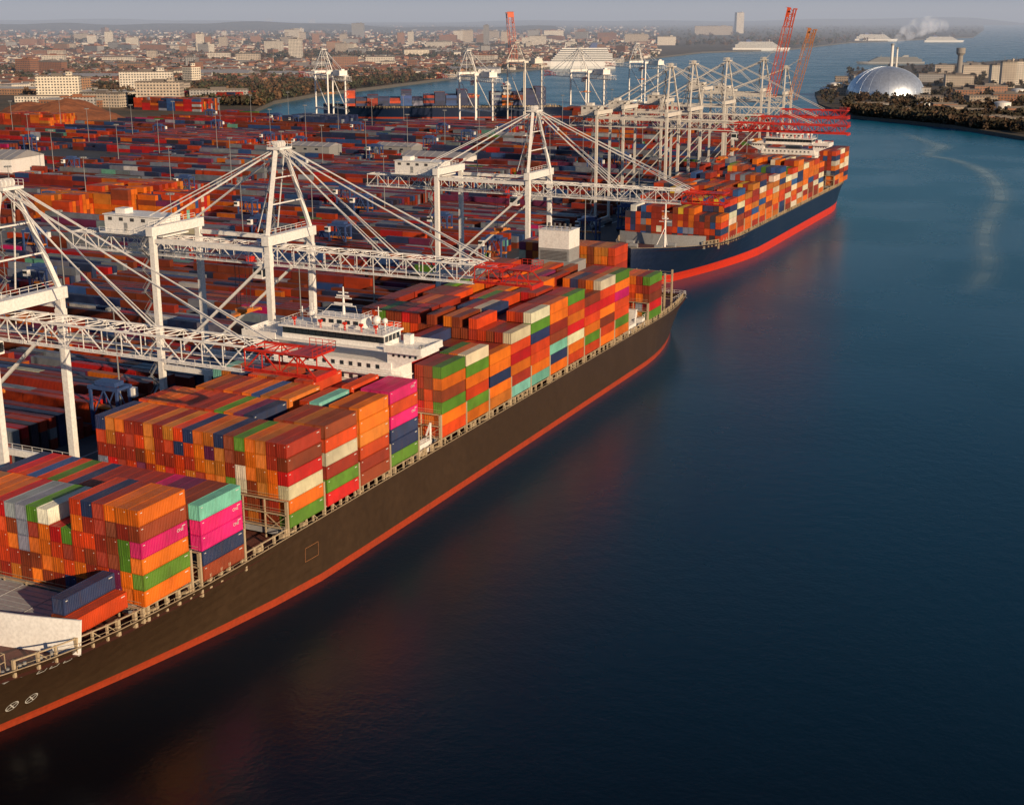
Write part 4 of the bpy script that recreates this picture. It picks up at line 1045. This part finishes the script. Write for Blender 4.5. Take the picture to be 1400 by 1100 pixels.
# ------------------------------------------------------------------ wake streak on the river
def wakem():
    m=bpy.data.materials.new('wake_foam'); m.use_nodes=True; nt=m.node_tree; nt.nodes.clear()
    out=N(nt,'ShaderNodeOutputMaterial'); d=N(nt,'ShaderNodeBsdfDiffuse'); d.inputs[0].default_value=(.42,.62,.74,1); t=N(nt,'ShaderNodeBsdfTransparent'); mx=N(nt,'ShaderNodeMixShader')
    g=N(nt,'ShaderNodeNewGeometry'); n=noise(nt,.035,7,g.outputs['Position'],.7); at=N(nt,'ShaderNodeAttribute',attribute_name='Col')
    sp=N(nt,'ShaderNodeSeparateColor'); nt.links.new(at.outputs['Color'],sp.inputs[0])
    nt.links.new(math_(nt,'MULTIPLY',math_(nt,'MULTIPLY',ramp(nt,n,.28,.62,(.12,.12,.12),(1,1,1)),sp.outputs[0]),.62),mx.inputs[0]); nt.links.new(t.outputs[0],mx.inputs[1]); nt.links.new(d.outputs[0],mx.inputs[2]); nt.links.new(mx.outputs[0],out.inputs[0]); return m
M['wake']=wakem()
path=[(1235,182),(1262,192),(1285,200),(1270,212),(1300,218),(1340,232),(1362,252),(1366,275),(1352,300),(1345,330),(1350,360),(1340,385),(1320,405)]
pp=[Vector((*gp(*p,0),.15)) for p in path]; wd0=[4,10,14,10,8,10,10,10,9,8,9,9,6]; st0=[.3,.8,1,.8,.8,.9,.9,.8,.7,.6,.5,.35,.1]
P_=[];wd=[];sv=[]
for i in range(len(pp)-1):
    p0=pp[max(0,i-1)];p1=pp[i];p2=pp[i+1];p3=pp[min(len(pp)-1,i+2)]
    for k in range(5):
        t=k/5; P_.append(.5*((2*p1)+(p2-p0)*t+(2*p0-5*p1+4*p2-p3)*t*t+(3*p1-p0-3*p2+p3)*t**3)); wd.append(wd0[i]*(1-t)+wd0[i+1]*t); sv.append(st0[i]*(1-t)+st0[i+1]*t)
b=MB()
for i in range(len(P_)-1):
    d0=(P_[i+1]-P_[max(i-1,0)]).normalized(); d1=(P_[min(i+2,len(P_)-1)]-P_[i]).normalized()
    for o0,o1,c in ((-1,-.75,.1),(-.75,-.5,.3),(-.5,-.25,.6),(-.25,.25,1),(.25,.5,.6),(.5,.75,.3),(.75,1,.1)):
        n0=Vector((-d0.y,d0.x,0))*wd[i]; n1=Vector((-d1.y,d1.x,0))*wd[i+1]; c*=sv[i]
        b.add([P_[i]+n0*o0,P_[i]+n0*o1,P_[i+1]+n1*o1,P_[i+1]+n1*o0],[(0,1,2,3)],0,(c,c,c))
o=b.obj('wake_foam',['wake'],col=True); o['kind']='structure'
# ------------------------------------------------------------------ light, world, camera
sun_dir=Vector((.88,-.47,0)).normalized(); el=rad(17)
sd=Vector((sun_dir.x*math.cos(el),sun_dir.y*math.cos(el),math.sin(el)))
L_=bpy.data.lights.new('sun','SUN'); L_.energy=5.0; L_.angle=rad(.6); L_.color=(1,.74,.47); lo=link(bpy.data.objects.new('sun',L_)); lo.rotation_euler=sd.to_track_quat('Z','Y').to_euler()
w=bpy.data.worlds.new('World'); scene.world=w; w.use_nodes=True; nt=w.node_tree; bgn=nt.nodes['Background']
sky=nt.nodes.new('ShaderNodeTexSky'); sky.sky_type='NISHITA'; sky.sun_disc=False; sky.sun_elevation=el; sky.sun_rotation=math.atan2(sd.x,sd.y); sky.dust_density=.2; sky.air_density=1.0; sky.ozone_density=4
nt.links.new(sky.outputs[0],bgn.inputs[0]); bgn.inputs[1].default_value=.06
bg2=nt.nodes.new('ShaderNodeBackground'); bg2.inputs[0].default_value=(.25,.32,.43,1); bg2.inputs[1].default_value=1.
tc=nt.nodes.new('ShaderNodeTexCoord'); sx=nt.nodes.new('ShaderNodeSeparateXYZ'); nt.links.new(tc.outputs['Generated'],sx.inputs[0])
rp=ramp(nt,sx.outputs[2],0,.12,(.95,.95,.95),(0,0,0)); ms=nt.nodes.new('ShaderNodeMixShader'); nt.links.new(rp,ms.inputs[0]); nt.links.new(bgn.outputs[0],ms.inputs[1]); nt.links.new(bg2.outputs[0],ms.inputs[2])
nt.links.new(ms.outputs[0],nt.nodes['World Output'].inputs[0])
scene.view_settings.view_transform='Standard'; scene.view_settings.look='None'; scene.view_settings.exposure=0
cam=bpy.data.cameras.new('camera'); co=link(bpy.data.objects.new('camera',cam)); scene.camera=co
cam.sensor_width=36; cam.lens=36*F/1400; cam.clip_end=120000; cam.clip_start=1
co.location=(0,0,CAMH); co.rotation_euler=(math.pi/2-math.atan2(525,1836),0,rad(25.2))
print('conts',len(rest),len(ind))
